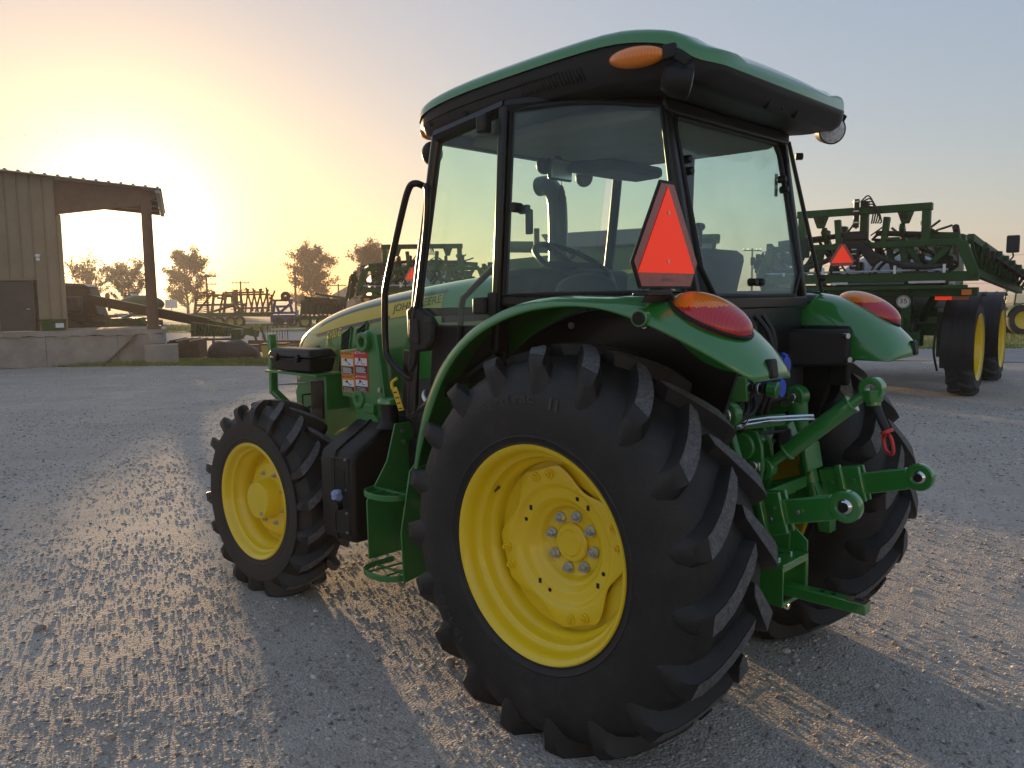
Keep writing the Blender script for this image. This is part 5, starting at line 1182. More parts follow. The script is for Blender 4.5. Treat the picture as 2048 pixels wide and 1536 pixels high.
# ------------------------------------------------------------------ combines, handler, small tractor
def combine(label, loc, rz):
    t = thing('combine_harvester', label, 'combine', loc, rz, 'combines parked beyond the tractor')
    def q(name, m, b, bevel=.03, parent=None): return b.build(name, m, parent or t, bevel)
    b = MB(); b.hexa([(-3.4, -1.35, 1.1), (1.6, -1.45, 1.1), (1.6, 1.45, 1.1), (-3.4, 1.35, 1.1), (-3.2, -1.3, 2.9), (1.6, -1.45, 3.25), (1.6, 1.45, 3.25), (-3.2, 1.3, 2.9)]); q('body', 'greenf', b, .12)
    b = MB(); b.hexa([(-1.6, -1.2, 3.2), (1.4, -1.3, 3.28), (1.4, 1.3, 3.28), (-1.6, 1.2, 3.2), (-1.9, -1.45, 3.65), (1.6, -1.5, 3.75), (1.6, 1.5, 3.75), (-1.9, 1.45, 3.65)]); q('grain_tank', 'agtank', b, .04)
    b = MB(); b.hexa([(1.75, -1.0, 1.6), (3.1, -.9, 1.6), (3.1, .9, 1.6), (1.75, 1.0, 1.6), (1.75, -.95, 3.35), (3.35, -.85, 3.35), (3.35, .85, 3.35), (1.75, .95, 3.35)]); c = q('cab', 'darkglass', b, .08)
    MB().box((2.6, 0, 3.45), (1.8, 2.05, .18)).build('cab_roof', 'greenf', c, .06)
    for s in (1, -1):
        MB().tube([(1.75, .97 * s, 1.6), (1.75, .95 * s, 3.4)], .06, 8).build('cab_pillar', 'blackg', c); MB().tube([(3.1, .9 * s, 1.6), (3.35, .86 * s, 3.4)], .05, 8).build('cab_pillar', 'blackg', c)
        a = MB().tube([(3.3, .9 * s, 3.0), (3.4, 1.5 * s, 3.05)], .025, 8).build('mirror_arm', 'black', c); MB().box((3.4, 1.55 * s, 2.8), (.08, .22, .5)).build('mirror', 'black', a, .03)
        w = small_wheel(t, (1.9, 1.65 * s, .95), .95, .65, 'y', 'machyellow', 'front_wheel'); w = small_wheel(t, (-2.4, 1.3 * s, .62), .62, .42, 'y', 'machyellow', 'rear_wheel')
        q('side_stripe', 'machyellow', MB().bar((-3.2, 1.46 * s, 2.2), (1.5, 1.475 * s, 2.5), .02, .12), 0)
    q('unloading_auger', 'greenf', MB().tube([(1.3, 1.5, 3.3), (-3.9, 1.75, 3.5)], .2, 14), 0)
    q('feeder_house', 'greenf', MB().bar((2.4, 0, 1.5), (4.2, 0, .7), 1.3, .7), .04)
    q('handrail', 'galv', MB().tube([(1.7, 1.5, 2.0), (2.6, 1.55, 2.0), (3.2, 1.5, 2.0), (3.2, 1.5, 1.4)], .025, 8), 0); q('exhaust', 'blackg', MB().tube([(-2.2, -.6, 2.9), (-2.2, -.6, 3.9)], .1, 10), 0)
    return t
cb = combine('large green combine seen through the tractor side window', at(1215, 27), math.radians(-150))
c2 = copy_tree(cb); c2.location = at(790, 50); c2.rotation_euler = (0, 0, math.radians(150)); c2['label'] = 'pale far combine cab just above the bonnet by the sprayer boom tip'

def utility_tractor(label, loc, rz):
    t = thing('utility_tractor', label, 'tractor', loc, rz)
    def q(name, m, b, bevel=.03, parent=None): return b.build(name, m, parent or t, bevel)
    q('bonnet', 'greenf', MB().hexa([(.3, -.33, .75), (1.7, -.28, .75), (1.7, .28, .75), (.3, .33, .75), (.3, -.33, 1.25), (1.65, -.24, 1.12), (1.65, .24, 1.12), (.3, .33, 1.25)]), .06)
    c = q('cab', 'glassq', MB().hexa([(-.8, -.6, .95), (.35, -.6, .95), (.35, .6, .95), (-.8, .6, .95), (-.7, -.55, 1.78), (.2, -.55, 1.78), (.2, .55, 1.78), (-.7, .55, 1.78)]), .03)
    for (x, x2) in ((-.8, -.7), (.35, .2)):
        for s in (1, -1): MB().tube([(x, .6 * s, .95), (x2, .55 * s, 1.78)], .035, 8).build('cab_post', 'blackg', c)
    q('roof', 'greenf', MB().box((-.25, 0, 1.83), (1.15, 1.25, .1)), .04); q('body', 'greenf', MB().box((-.2, 0, .72), (1.5, .7, .5)), .05)
    for s in (1, -1): small_wheel(t, (-.45, .72 * s, .6), .6, .36, 'y', 'yellow'); small_wheel(t, (1.3, .62 * s, .38), .38, .24, 'y', 'yellow'); q('fender', 'greenf', MB().prism(arc_pts((-.45, .6), .68, 10, 170, 10) + arc_pts((-.45, .6), .65, 170, 10, 10), 'y', .55 * s, .9 * s), 0)
    return t
utility_tractor('small green cab tractor on the grass at the far right edge', at(2052, 34), math.radians(-150))

# telescopic handler with its boom lowered to the right
th = thing('telehandler', 'dark telescopic handler with amber beacon and long lowered boom behind the dock', 'telehandler', at(205, 31), math.atan2(RGT.y, RGT.x))
def q(name, m, b, bevel=.02, parent=None): return b.build(name, m, parent or th, bevel)
q('chassis', 'tankblk', MB().box((.3, 0, .8), (3.6, 1.5, .5)), .05)
q('counterweight', 'interior', MB().box((-1.0, 0, 1.2), (.9, 1.8, .6)), .08); q('engine_box', 'concrete', MB().box((.0, .75, .9), (1.05, .5, .7)), .04)
b = MB(); b.hexa([(-1.5, .0, 1.2), (.0, .0, 1.2), (.0, .9, 1.2), (-1.5, .9, 1.2), (-1.35, .05, 2.35), (-.35, .05, 2.3), (-.35, .85, 2.3), (-1.35, .85, 2.35)]); c = q('cab', 'tankblk', b, .08)
MB().hexa([(-1.5, 0, 2.33), (-.3, 0, 2.28), (-.3, .9, 2.28), (-1.5, .9, 2.33), (-1.35, .1, 2.46), (-.5, .1, 2.40), (-.5, .8, 2.40), (-1.35, .8, 2.46)]).build('cab_roof', 'blackg', c, .03)
q('operator_seat', 'interior', MB().box((-.45, -.05 - .9, 1.65), (.75, .3, .6)), .1); q('red_marker', 'soil', MB().box((-.12, -1.15, 1.72), (.12, .08, .34)), .03)
q('beacon_stalk', 'black', MB().tube([(.62, -.4, 1.4), (.6, -.4, 1.86)], .05, 8), 0); q('beacon', 'amber', MB().ball((.58, -.4, 1.95), (.09, .09, .13), 14, 10), 0)
bo = q('boom', 'tankblk', MB().bar((-.2, -.25, 1.85), (4.2, -.25, .92), .30, .34), .02); MB().bar((3.4, -.25, 1.09), (6.0, -.25, .50), .22, .26).build('inner_boom', 'greenf', bo, .02)
q('lift_ram', 'steel', MB().tube([(.3, -.25, .9), (1.6, -.25, 1.35)], .06, 8), 0); q('side_tank', 'greenf', MB().hexa([(.6, -1.0, .6), (2.6, -1.0, .6), (2.6, -.5, .6), (.6, -.5, .6), (.8, -1.0, 1.15), (1.9, -1.0, 1.15), (1.9, -.5, 1.15), (.8, -.5, 1.15)]), .06)
for x in (-.7, 1.5):
    for s in (1, -1): small_wheel(th, (x, .85 * s, .55), .55, .35, 'y', 'interior')
tk2 = thing('tank_trailer', 'green tank trailer half hidden behind the shed post', 'trailer', at(292, 46), math.atan2(RGT.y, RGT.x))
MB().ball((0, 0, 1.62), (1.25, .75, .5), 20, 12).build('tank', 'greenf', tk2, 0); MB().box((0, 0, 1.05), (2.6, 1.0, .14)).build('frame', 'greenf', tk2, .02); MB().tube([(-.4, 0, 2.05), (-.4, 0, 2.2)], .16, 12).build('hatch', 'white', tk2)
for x in (-.6, .3): small_wheel(tk2, (x, -.7, .45), .45, .3, 'y', 'interior'); small_wheel(tk2, (x, .7, .45), .45, .3, 'y', 'interior')

# ------------------------------------------------------------------ tillage implements across the lane
ITR = math.atan2(RGT.y, RGT.x)                       # local X to the viewer's right
disc_me = MB().lathe([(.0, -.03), (.18, -.02), (.26, .02), (.255, .026), (.17, -.01), (.0, -.02)], 16).mesh('disc_blade'); disc_me.materials.append(M['rust'])
tine_me = MB().bar((0, 0, -.8), (.24, 0, .8), .10, .10).mesh('tine'); tine_me.materials.append(M['rust'])
def gang(parent, x, y, z0, z1, n):
    for k in range(n):
        o = shared('disc_blade', disc_me, None, parent, (x, y, lerp(z0, z1, k / (n - 1))), (math.radians(90), 0, 0))
fc = thing('field_cultivator', 'folded field cultivator with upright tines and disc stack beside the lane', 'cultivator', at(470, 56), ITR)
def q(name, m, b, bevel=.0, parent=None): return b.build(name, m, parent or fc, bevel)
q('main_frame', 'greenf', MB().box((-.2, 0, .85), (5.0, .18, .22))); q('main_frame', 'greenf', MB().box((-.2, 1.2, .85), (5.0, .18, .22))); q('main_frame', 'greenf', MB().box((-.2, .6, .75), (4.4, 1.2, .1)))
for x in (-2.5, -1.35, -.55, .25, .75): q('upright', 'rust', MB().bar((x, 0, .85), (x + (.25 if x < 0 else -.12), 0, 2.4), .15, .15))
for (z, x0, x1) in ((1.5, -2.3, .9), (2.15, -.9, 2.6), (1.25, .3, 2.4), (2.3, -.3, 2.2)): q('cross_tube', 'rust', MB().bar((x0, .05, z), (x1, .05, z + .02), .13, .13))
for (a, c) in (((-1.8, .9), (.2, 1.45)), ((-1.6, .95), (.6, 1.7)), ((.2, .85), (.9, 1.5)), ((.9, .85), (.3, 1.5))): q('brace', 'rust', MB().bar((a[0], .08, a[1]), (c[0], .08, c[1]), .11, .11))
for k in range(9): shared('tine', tine_me, None, fc, (.95 + .2 * k, -.1, 1.75 + .05 * math.sin(k * 2.1)), (0, (-.42 if k % 2 else .02) + .03 * k, 0))
gang(fc, -1.62, -.1, .95, 2.75, 16); gang(fc, -2.25, .3, .9, 2.45, 13); gang(fc, .05, .3, 1.2, 2.3, 9)
for (x, z, w_, h_) in ((-1.1, 2.15, .5, .16), (-.35, 2.12, .6, .22), (.2, 1.9, .45, .5), (-.75, 1.95, .4, .14), (.3, 2.35, .25, .3)): q('tool_block', 'rust', MB().box((x, .1, z), (w_, .2, h_)), .03)
for (a, c) in (((-2.5, .9), (-1.2, 2.4)), ((-2.4, 2.3), (-1.7, 2.35)), ((-.9, .9), (-.55, 2.35)), ((.1, 2.2), (.5, .9)), ((2.5, 1.95), (2.75, 1.80))): q('brace', 'rust', MB().bar((a[0], .2, a[1]), (c[0], .2, c[1]), .11, .11))
for (x, z, r) in ((-1.0, 2.1, .22), (-.1, 2.1, .24), (-.4, 1.9, .18)): q('tool_head', 'rust', MB().ball((x, -.1, z), (r, .12, r * .55), 10, 6))
for x in (-1.35, -.75, .05, .62): small_wheel(fc, (x, -.35, .38), .38, .26, 'y', 'machyellow')
q('hitch', 'rust', MB().bar((1.0, 0, .75), (3.6, -.1, .7), .1, .1)); q('hitch_stay', 'rust', MB().bar((3.1, 0, .75), (3.3, 0, .98), .05, .05))
dh = thing('disc_harrow', 'blue framed folded disc harrow with upright disc column', 'harrow', at(575, 55), ITR)
def q(name, m, b, bevel=.0, parent=None): return b.build(name, m, parent or dh, bevel)
gang(dh, -.95, -.1, .75, 2.05, 13); q('gang_beam', 'bluep', MB().box((-.85, .1, 1.4), (.1, .1, 1.5)))
for (a, c) in (((-.75, 1.75), (.6, 1.75)), ((-.6, 1.75), (-.75, .95)), ((-.55, 1.35), (.3, 1.35)), ((-.5, 1.35), (-.35, .95)), ((-.3, .95), (.55, 1.65)), ((.35, 1.75), (.5, .95)), ((-.9, .93), (.9, .93))): q('frame_bar', 'bluep', MB().bar((a[0], 0, a[1]), (c[0], 0, c[1]), .15, .15))
q('base_frame', 'bluep', MB().box((.1, 0, .55), (1.9, .8, .5)), .05); q('gauge_wheel', 'rubberw', MB().lathe([(.1, -.1), (.3, -.12), (.34, 0), (.3, .12), (.1, .1)], 20, closed=True, c=(.1, 0, 2.0))); q('wheel_bracket', 'bluep', MB().bar((-.2, 0, 1.78), (.15, 0, 1.98), .1, .12)); q('chute', 'agtank', MB().bar((.75, -.5, .2), (1.0, -.5, 1.1), .12, .12))
for x in (-.3, .6): small_wheel(dh, (x, -.5, .35), .35, .22, 'y', 'interior')
gd = thing('grain_drill', 'dark green folded seed drill standing in front of the middle tree', 'seed drill', at(648, 52), ITR)
def q(name, m, b, bevel=.0, parent=None): return b.build(name, m, parent or gd, bevel)
q('seed_box', 'greenf', MB().box((.0, .4, 1.3), (2.6, .9, .9)), .08); q('frame', 'greenf', MB().box((0, 0, .65), (3.0, 1.4, .2)), .02)
for k in range(11):
    x = -1.2 + .27 * k; q('row_unit', 'soil' if k % 2 else 'greenf', MB().bar((x, -.4, .5), (x + .12, -.4, 1.75 + .18 * math.sin(k * 1.3)), .09, .12)); q('seed_tube', 'hose', MB().tube(spline([(x, -.3, 1.6), (x + .1, -.5, 1.2), (x, -.45, .7)], 4), .03, 6))
for (z, x0, x1, dz) in ((1.9, -.9, 1.7, -.22), (2.12, -.2, 1.8, -.34), (1.55, -1.1, 1.5, -.15)): q('wing_bar', 'greenf', MB().bar((x0, -.5, z), (x1, -.5, z + dz), .1, .14))
for k in range(12): shared('disc_blade', disc_me, None, gd, (-.6 + .19 * k, -.55, 1.72 - .018 * k), (0, 0, math.radians(80)))
for x in (-.9, .2, 1.1): small_wheel(gd, (x, -.6, .42), .42, .26, 'y', 'machyellow')

# ------------------------------------------------------------------ row of gear on the near side of the lane
hr = thing('planter_rack', 'row of green planter plates leaning on a rack behind the dark pile', 'rack', at(432, 27.5), ITR)
def q(name, m, b, bevel=.0, parent=None): return b.build(name, m, parent or hr, bevel)
for k in range(11): q('plate', 'greenf', MB().hexa([(-.72 + .115 * k, -.08, .55), (-.68 + .115 * k, -.08, .55), (-.68 + .115 * k, .25, .55), (-.72 + .115 * k, .25, .55), (-.72 + .115 * k, -.05, 1.02 - .018 * k), (-.65 + .115 * k, -.05, 1.02 - .018 * k), (-.65 + .115 * k, .28, 1.02 - .018 * k), (-.72 + .115 * k, .28, 1.02 - .018 * k)]))
q('rail', 'greenf', MB().bar((-.75, -.1, .72), (.7, -.1, .70), .05, .05)); q('rail', 'greenf', MB().bar((-.8, -.1, .46), (.75, -.1, .46), .07, .07)); q('hopper', 'greenf', MB().box((.78, .05, .62), (.34, .4, .34)), .04)
for x in (-.7, 0, .7): q('leg', 'rust', MB().bar((x, -.05, 0), (x, -.05, .5), .07, .07))
q('tongue', 'rust', MB().bar((-.8, -.1, .5), (-1.5, -.3, .2), .07, .07)); q('marker_post', 'agtank', MB().box((.12, -.3, .42), (.04, .04, .3)))
ct = thing('timber_crate', 'long brown timber crate on the grass next to the concrete block', 'crate', at(382, 25.2), ITR)
for k in range(4): MB().box((-.05 + .01 * (k % 2), -.30, .08 + .125 * k), (.95, .03, .115)).build('plank', 'soil', ct, .006)
for k in range(4): MB().box((-.05, .30, .08 + .125 * k), (.95, .03, .115)).build('plank', 'soil', ct, .006)
for x in (-.50, .40): MB().box((x, 0, .27), (.05, .66, .5)).build('end_board', 'soil', ct, .006)
for k in range(4): MB().bar((-.5 + .2 * k, -.2, .53), (-.15 + .22 * k, .2, .60), .05, .04).build('loose_bar', 'galv' if k % 2 else 'rust', ct)
# tarpaulin-covered heap
hp = thing('covered_heap', 'rounded heap under a creased black tarpaulin at the gravel edge', 'heap', at(470, 24.4), ITR)
n, m_ = 40, 14; vs = []; fs = []; rr = random.Random(3)
for j in range(m_ + 1):
    for i in range(n):
        a = 2 * math.pi * i / n; e = j / m_; r = math.cos(e * math.pi / 2) ** .6; x = .78 * r * math.cos(a); y = .5 * r * math.sin(a)
        z = .56 * math.sin(e * math.pi / 2) ** .8 * (1 - .25 * max(0, x)) + .025 * math.sin(9 * x + 5 * y) + .02 * math.sin(23 * x * y + 7 * x) + rr.uniform(-.012, .012); vs.append((x, y, max(z, 0)))
for j in range(m_):
    for i in range(n): k = (i + 1) % n; fs.append((j * n + i, j * n + k, (j + 1) * n + k, (j + 1) * n + i))
MB().add(vs, fs).build('tarpaulin', 'tarp', hp, 0, 25)
for k in range(9):
    a = rr.uniform(-2.6, -.5); x = .66 * math.cos(a); z = rr.uniform(.1, .42)
    MB().tube(spline([(x, -.52, z), (x + .1, -.54, z + rr.uniform(-.06, .06)), (x + .22, -.50, z + rr.uniform(-.05, .05))], 4), .010, 6).build('rope', 'hose', hp)
MB().box((.02, -.35, .035), (1.3, .5, .07)).build('pallet', 'timber', hp, .01)
tr_ = thing('tool_bar', 'low implement tool bar with barred end frames behind the tool box', 'tool bar', at(548, 26.5), ITR)
def q(name, m, b, bevel=.0, parent=None): return b.build(name, m, parent or tr_, bevel)
q('bar', 'rust', MB().bar((-.75, 0, .40), (1.0, 0, .38), .14, .12)); q('lower_bar', 'soil', MB().bar((-.75, 0, .2), (1.0, 0, .2), .2, .22))
for (x0, z0, z1) in ((-.30, .46, .93), (.16, .46, .93)):
    for k in range(5): q('upright', 'agtank' if k % 2 else 'rust', MB().bar((x0 + .085 * k, 0, z0), (x0 + .085 * k, 0, z1), .022, .022))
    q('rail', 'rust', MB().bar((x0 - .02, 0, z1), (x0 + .36, 0, z1 + .02), .03, .03))
q('side_arm', 'greenf', MB().bar((-1.15, -.1, .35), (-.62, -.05, .85), .05, .06)); q('side_arm', 'greenf', MB().bar((-.62, -.05, .88), (-.50, 0, .45), .05, .06)); q('side_arm', 'greenf', MB().bar((-.34, -.05, .88), (-.22, 0, .45), .05, .06)); q('top_bar', 'galv', MB().bar((.0, -.1, .80), (1.1, -.1, .82), .05, .05))
for x in (-.6, .5, .95): q('foot', 'rust', MB().box((x, 0, .08), (.14, .4, .16)))
sb = thing('seed_hopper', 'pale yellow-green box hopper low beside the black tool box', 'hopper', at(552, 24.0), ITR)
MB().hexa([(-.26, -.25, .05), (.30, -.25, .05), (.30, .25, .05), (-.26, .25, .05), (-.32, -.3, .44), (.36, -.3, .44), (.36, .3, .44), (-.32, .3, .44)]).build('body', 'machyellow', sb, .02); MB().box((.02, 0, .46), (.74, .66, .05)).build('lid', 'soil', sb, .01)
sg = thing('field_sign', 'small square white sign on a thin post in the far field', 'sign', at(351, 110), ITR)
MB().box((0, 0, 1.55), (1.6, .05, 1.1)).build('panel', 'white', sg); MB().cyl((0, .05, 0), (0, .05, 1.2), .06, n=8).build('post', 'galv', sg)

# ------------------------------------------------------------------ trees
def tree(name, label, px, depth, h, w, seed, leafm, kind):
    t = thing(name, label, 'tree', at(px, depth), 0, 'trees along the far lane')
    r = random.Random(seed); tips = []; tb = MB(); 
    tb.tube(spline([(0, 0, 0), (.05 * w * r.uniform(-1, 1), 0, h * .25), (.06 * w * r.uniform(-1, 1), .05 * w, h * .6), (0, 0, h * .93)], 4), [lerp(.028 * h, .004 * h, i / 12) for i in range(13)], 7)
    def limb(p, d, ln, rad, lev):
        pts = [p]; q_ = p.copy(); dd = d.copy()
        for k in range(4):
            dd = (dd + Vector((r.gauss(0, .16), r.gauss(0, .16), r.gauss(.10, .12)))).normalized(); q_ = q_ + dd * ln / 4; pts.append(q_.copy())
        tb.tube(pts, [lerp(rad, rad * .35, i / 4) for i in range(5)], 5)
        tips.append(pts[-1]); tips.append(pts[2]); tips.append(pts[3])
        if lev > 0:
            for k in range(3 if kind != 'bare' else 4):
                j = r.choice((1, 2, 3, 4)); nd = (dd + Vector((r.gauss(0, .6), r.gauss(0, .6), r.gauss(.15, .3)))).normalized(); limb(pts[j], nd, ln * r.uniform(.45, .65), rad * .45, lev - 1)
    nl = 30 if kind == 'oval' else 16
    for k in range(nl):
        f = lerp(.06, .90, (k + r.random() * .6) / nl) if kind == 'oval' else lerp(.12, .5, k / nl)
        a = k * 2.4 + r.uniform(-.4, .4); sp_ = math.sin(math.pi * min(1, (f + .30) * .74)) ** .8 if kind == 'oval' else 1.
        ln = w * .5 * max(.2, sp_) * r.uniform(.75, 1.1) if kind == 'oval' else h * r.uniform(.42, .6)
        el = r.uniform(.25, .75) if kind == 'oval' else r.uniform(.5, 1.3)
        limb(Vector((0, 0, h * f)), Vector((math.cos(a) * math.cos(el), math.sin(a) * math.cos(el), math.sin(el))), ln, .009 * h, 1 if kind == 'oval' else 2)
    tb.build('trunk', 'bark', t, 0, 60)
    n = {'oval': 13000, 'bare': 5200}[kind]; ls = h * .0145; V = []; F = []
    for k in range(n):
        p = r.choice(tips); s_ = ls * r.uniform(.6, 1.35); c = p + Vector((r.gauss(0, 1), r.gauss(0, 1), r.gauss(0, .8))) * (h * (.034 if kind == 'oval' else .02))
        c.z = max(c.z, h * .08)
        u = Vector((r.gauss(0, 1), r.gauss(0, 1), r.gauss(0, 1))).normalized(); v_ = u.orthogonal().normalized() * s_; u = u * s_; o = len(V)
        V += [c - u, c + v_ * .6, c + u, c - v_ * .6]; F.append((o, o + 1, o + 2, o + 3))
    me = bpy.data.meshes.new('crown'); me.from_pydata(V, [], F); me.update(); o = link('crown', me, leafm, t, smooth=0); o['kind'] = 'stuff'
    return t
tree('lane_tree', 'bare branching tree showing through the shed porch', 192, 120, 7.9, 8.5, 11, 'leafa', 'bare')
tree('lane_tree', 'dense bushy tree just left of the shed post', 268, 124, 6.6, 7.8, 23, 'leafc', 'oval')
tree('lane_tree', 'full oval tree right of the shed post', 384, 125, 8.9, 6.2, 5, 'leafa', 'oval')
tree('lane_tree', 'tall oval tree above the seed drill', 629, 105, 8.0, 5.8, 8, 'leafb', 'oval')
tree('lane_tree', 'sparse reddish tree behind the second sprayer boom', 756, 88, 7.3, 4.8, 31, 'leafb', 'oval')
# far farm roof and tree belt on the horizon
fb = thing('far_barn', 'pale low roof of a far barn on the horizon behind the bonnet', 'barn', at(735, 130), ITR)
MB().box((0, 0, 1.2), (9, 6, 2.4)).build('wall', 'siding', fb); MB().prism([(-4.8, 2.4), (4.8, 2.4), (0, 5.0)], 'y', -3.2, 3.2).build('roof', 'roofm', fb)

# ------------------------------------------------------------------ utility poles and wires
def pole(label, px, depth, h, arms):
    t = thing('utility_pole', label, 'utility pole', at(px, depth), ITR + .2, 'utility poles along the road')
    MB().cyl((0, 0, 0), (0, 0, h), .16, .11, n=8).build('post', 'pole', t)
    for k in range(arms):
        z = h - .25 - 1.0 * k; a = MB().box((0, 0, z), (2.4, .12, .14)).build('cross_arm', 'pole', t)
        for x in (-1.1, -.55, .55, 1.1): MB().cyl((x, 0, z + .07), (x, 0, z + .26), .05, n=6).build('insulator', 'galv', a)
    return t
pole('utility pole with two cross arms beside the oval tree', 423, 105, 5.2, 2); pole('utility pole with two cross arms above the folded cultivator', 490, 118, 4.6, 2)
pole('plain utility pole against the left side of the tall oval tree', 598, 100, 5.5, 0); pole('short far utility pole right of the tall oval tree', 683, 125, 4.2, 1)
pole('utility pole out beyond the sprayer mirror', 2380, 80, 6.3, 1); pole('utility pole hidden past the sprayer booms', 1500, 105, 7.6, 1)
w0, w1 = at(1500, 105), at(2380, 80)
for k, (za, zb) in enumerate(((7.3, 6.2), (6.0, 4.9), (4.2, 3.4))):
    pts = [Vector((lerp(w0.x, w1.x, i / 16), lerp(w0.y, w1.y, i / 16), lerp(za, zb, i / 16) - 1.0 * 4 * (i / 16) * (1 - i / 16))) for i in range(17)]
    tag(MB().tube(pts, .018, 5).build('power_line', 'hose', None), ['highest', 'middle', 'lowest'][k] + ' of the three thin power lines behind the sprayer mirror', 'power line', 'power lines at the right edge')

# birds: a far flock
bm_ = MB(); rr = random.Random(12); f2 = []
for k in range(60):
    if k < 50: px, py = rr.uniform(-20, 240), rr.uniform(266, 304)
    else: px, py = rr.uniform(478, 552), rr.uniform(536, 556)
    dp = rr.uniform(85, 110); c = at(px, dp); zz = 1.67 + (608 - py) / 1655.43 * dp
    a = rr.uniform(0, 6.28); u = Vector((math.cos(a), math.sin(a), 0)) * .16; v_ = Vector((-u.y, u.x, 0)) * .4; c.z = zz; up_ = Vector((0, 0, rr.uniform(.02, .09)))
    bm_.add([c - v_, c + v_, c + u + up_, c - u + up_, c + Vector((0, 0, .03)), c - Vector((0, 0, .03))], [(0, 1, 2), (0, 1, 3), (0, 4, 1), (0, 1, 5)])
o = bm_.build('bird_flock', 'ink', None, 0, 0); tag(o, 'scattered flock of tiny dark birds high over the shed roof', 'birds'); o['kind'] = 'stuff'

# ================================================================== GROUND
M['ground'] = None
def ground_mat():
    m = bpy.data.materials.new('gravel_yard'); m.use_nodes = True
    t = m.node_tree; b = t.nodes['Principled BSDF']; n = t.nodes.new; l = t.links.new
    tc = n('ShaderNodeTexCoord')
    def noise(sc, det=6, ro=.6):
        k = n('ShaderNodeTexNoise'); k.inputs['Scale'].default_value = sc; k.inputs['Detail'].default_value = det; k.inputs['Roughness'].default_value = ro
        l(tc.outputs['Object'], k.inputs['Vector']); return k.outputs['Fac']
    def ramp(s, pts):
        k = n('ShaderNodeValToRGB'); l(s, k.inputs[0]); e = k.color_ramp.elements
        e[0].position, e[0].color = pts[0][0], (*pts[0][1], 1); e[1].position, e[1].color = pts[-1][0], (*pts[-1][1], 1)
        for p, c in pts[1:-1]: q = e.new(p); q.color = (*c, 1)
        return k.outputs[0]
    vo = n('ShaderNodeTexVoronoi'); vo.inputs['Scale'].default_value = 55; l(tc.outputs['Object'], vo.inputs['Vector'])
    stone = ramp(vo.outputs['Color'], [(.0, (.27, .235, .205)), (.5, (.44, .39, .34)), (1., (.62, .56, .49))])
    dust = ramp(noise(.8, 8, .65), [(.32, (.36, .315, .275)), (.68, (.58, .52, .455))])
    mk = ramp(noise(2.2, 8, .7), [(.40, (0, 0, 0)), (.60, (1, 1, 1))])
    mx = n('ShaderNodeMix'); mx.data_type = 'RGBA'; l(mk, mx.inputs['Factor']); l(stone, mx.inputs[6]); l(dust, mx.inputs[7])
    l(mx.outputs[2], b.inputs['Base Color']); b.inputs['Roughness'].default_value = .88; b.inputs['Specular IOR Level'].default_value = .3
    v2 = n('ShaderNodeTexVoronoi'); v2.inputs['Scale'].default_value = 85; l(tc.outputs['Object'], v2.inputs['Vector'])
    bp = n('ShaderNodeBump'); bp.inputs['Strength'].default_value = .8; bp.inputs['Distance'].default_value = .010; bp.invert = True
    l(v2.outputs['Distance'], bp.inputs['Height'])
    b2 = n('ShaderNodeBump'); b2.inputs['Strength'].default_value = .35; b2.inputs['Distance'].default_value = .012; l(noise(11, 8, .7), b2.inputs['Height']); l(bp.outputs[0], b2.inputs['Normal'])
    l(b2.outputs[0], b.inputs['Normal'])
    return m
M['ground'] = ground_mat()

def vnoise(x, y, seed):
    """smooth value noise on arrays"""
    xi = np.floor(x).astype(np.int64); yi = np.floor(y).astype(np.int64); fx = x - xi; fy = y - yi
    fx = fx * fx * (3 - 2 * fx); fy = fy * fy * (3 - 2 * fy)
    def h(a, c):
        k = (a * 374761393 + c * 668265263 + seed * 974634777) & 0x7fffffff; k = ((k ^ (k >> 13)) * 1274126177) & 0x7fffffff
        return ((k ^ (k >> 16)) & 0xffff) / 65535.
    return (h(xi, yi) * (1 - fx) + h(xi + 1, yi) * fx) * (1 - fy) + (h(xi, yi + 1) * (1 - fx) + h(xi + 1, yi + 1) * fx) * fy
GX = np.array([.55, -.84])                                       # direction of the wheel ruts
def height(x, y):
    d = np.hypot(x - CAM.x, y - CAM.y); near = np.clip(1 - (d - 14) / 40, 0, 1)
    u = x * .62 - y * .78; v = x * .78 + y * .62
    def oct_(f, ang, sd, st=1.):
        c_, s_ = math.cos(ang), math.sin(ang); return vnoise((x * c_ - y * s_) * f * st, (x * s_ + y * c_) * f, sd) - .5
    z = .030 * oct_(.5, .9, 1, .5) + .013 * oct_(1.3, .35, 2) + .0050 * oct_(4.1, 1.2, 3, .45) + .0034 * oct_(9.3, 2.3, 4) + .0022 * oct_(23, .7, 5) + .0018 * oct_(55, 1.9, 6)
    for cx_, cy_, r in ((0, .72, .55), (0, -.72, .55), (2.3, .66, .4), (2.3, -.66, .4)):
        k = np.clip(1 - np.hypot((x - cx_) / r, (y - cy_) / (r * .8)), 0, 1); k = k * k * (3 - 2 * k); z = z * (1 - k) - .004 * k
    return z * near
dirs = np.concatenate([np.linspace(-.72, .72, 430), np.linspace(.72, 2 * math.pi - .72, 60)[1:-1]])
rads = np.concatenate([[.3, .8, 1.5, 2.0], np.geomspace(2.3, 26, 460), np.geomspace(26.5, 90, 60), [120, 170, 260, 400, 700, 1200, 2000, 3500]])
az0 = math.atan2(FWD.y, FWD.x)
A, Rr = np.meshgrid(dirs, rads); X_ = CAM.x + Rr * np.cos(az0 - A); Y_ = CAM.y + Rr * np.sin(az0 - A); Z_ = height(X_, Y_)
nr, nd = A.shape; V = np.stack([X_, Y_, Z_], -1).reshape(-1, 3)
i, j = np.meshgrid(np.arange(nr - 1), np.arange(nd), indexing='ij'); j2 = (j + 1) % nd
F = np.stack([i * nd + j, i * nd + j2, (i + 1) * nd + j2, (i + 1) * nd + j], -1).reshape(-1, 4)
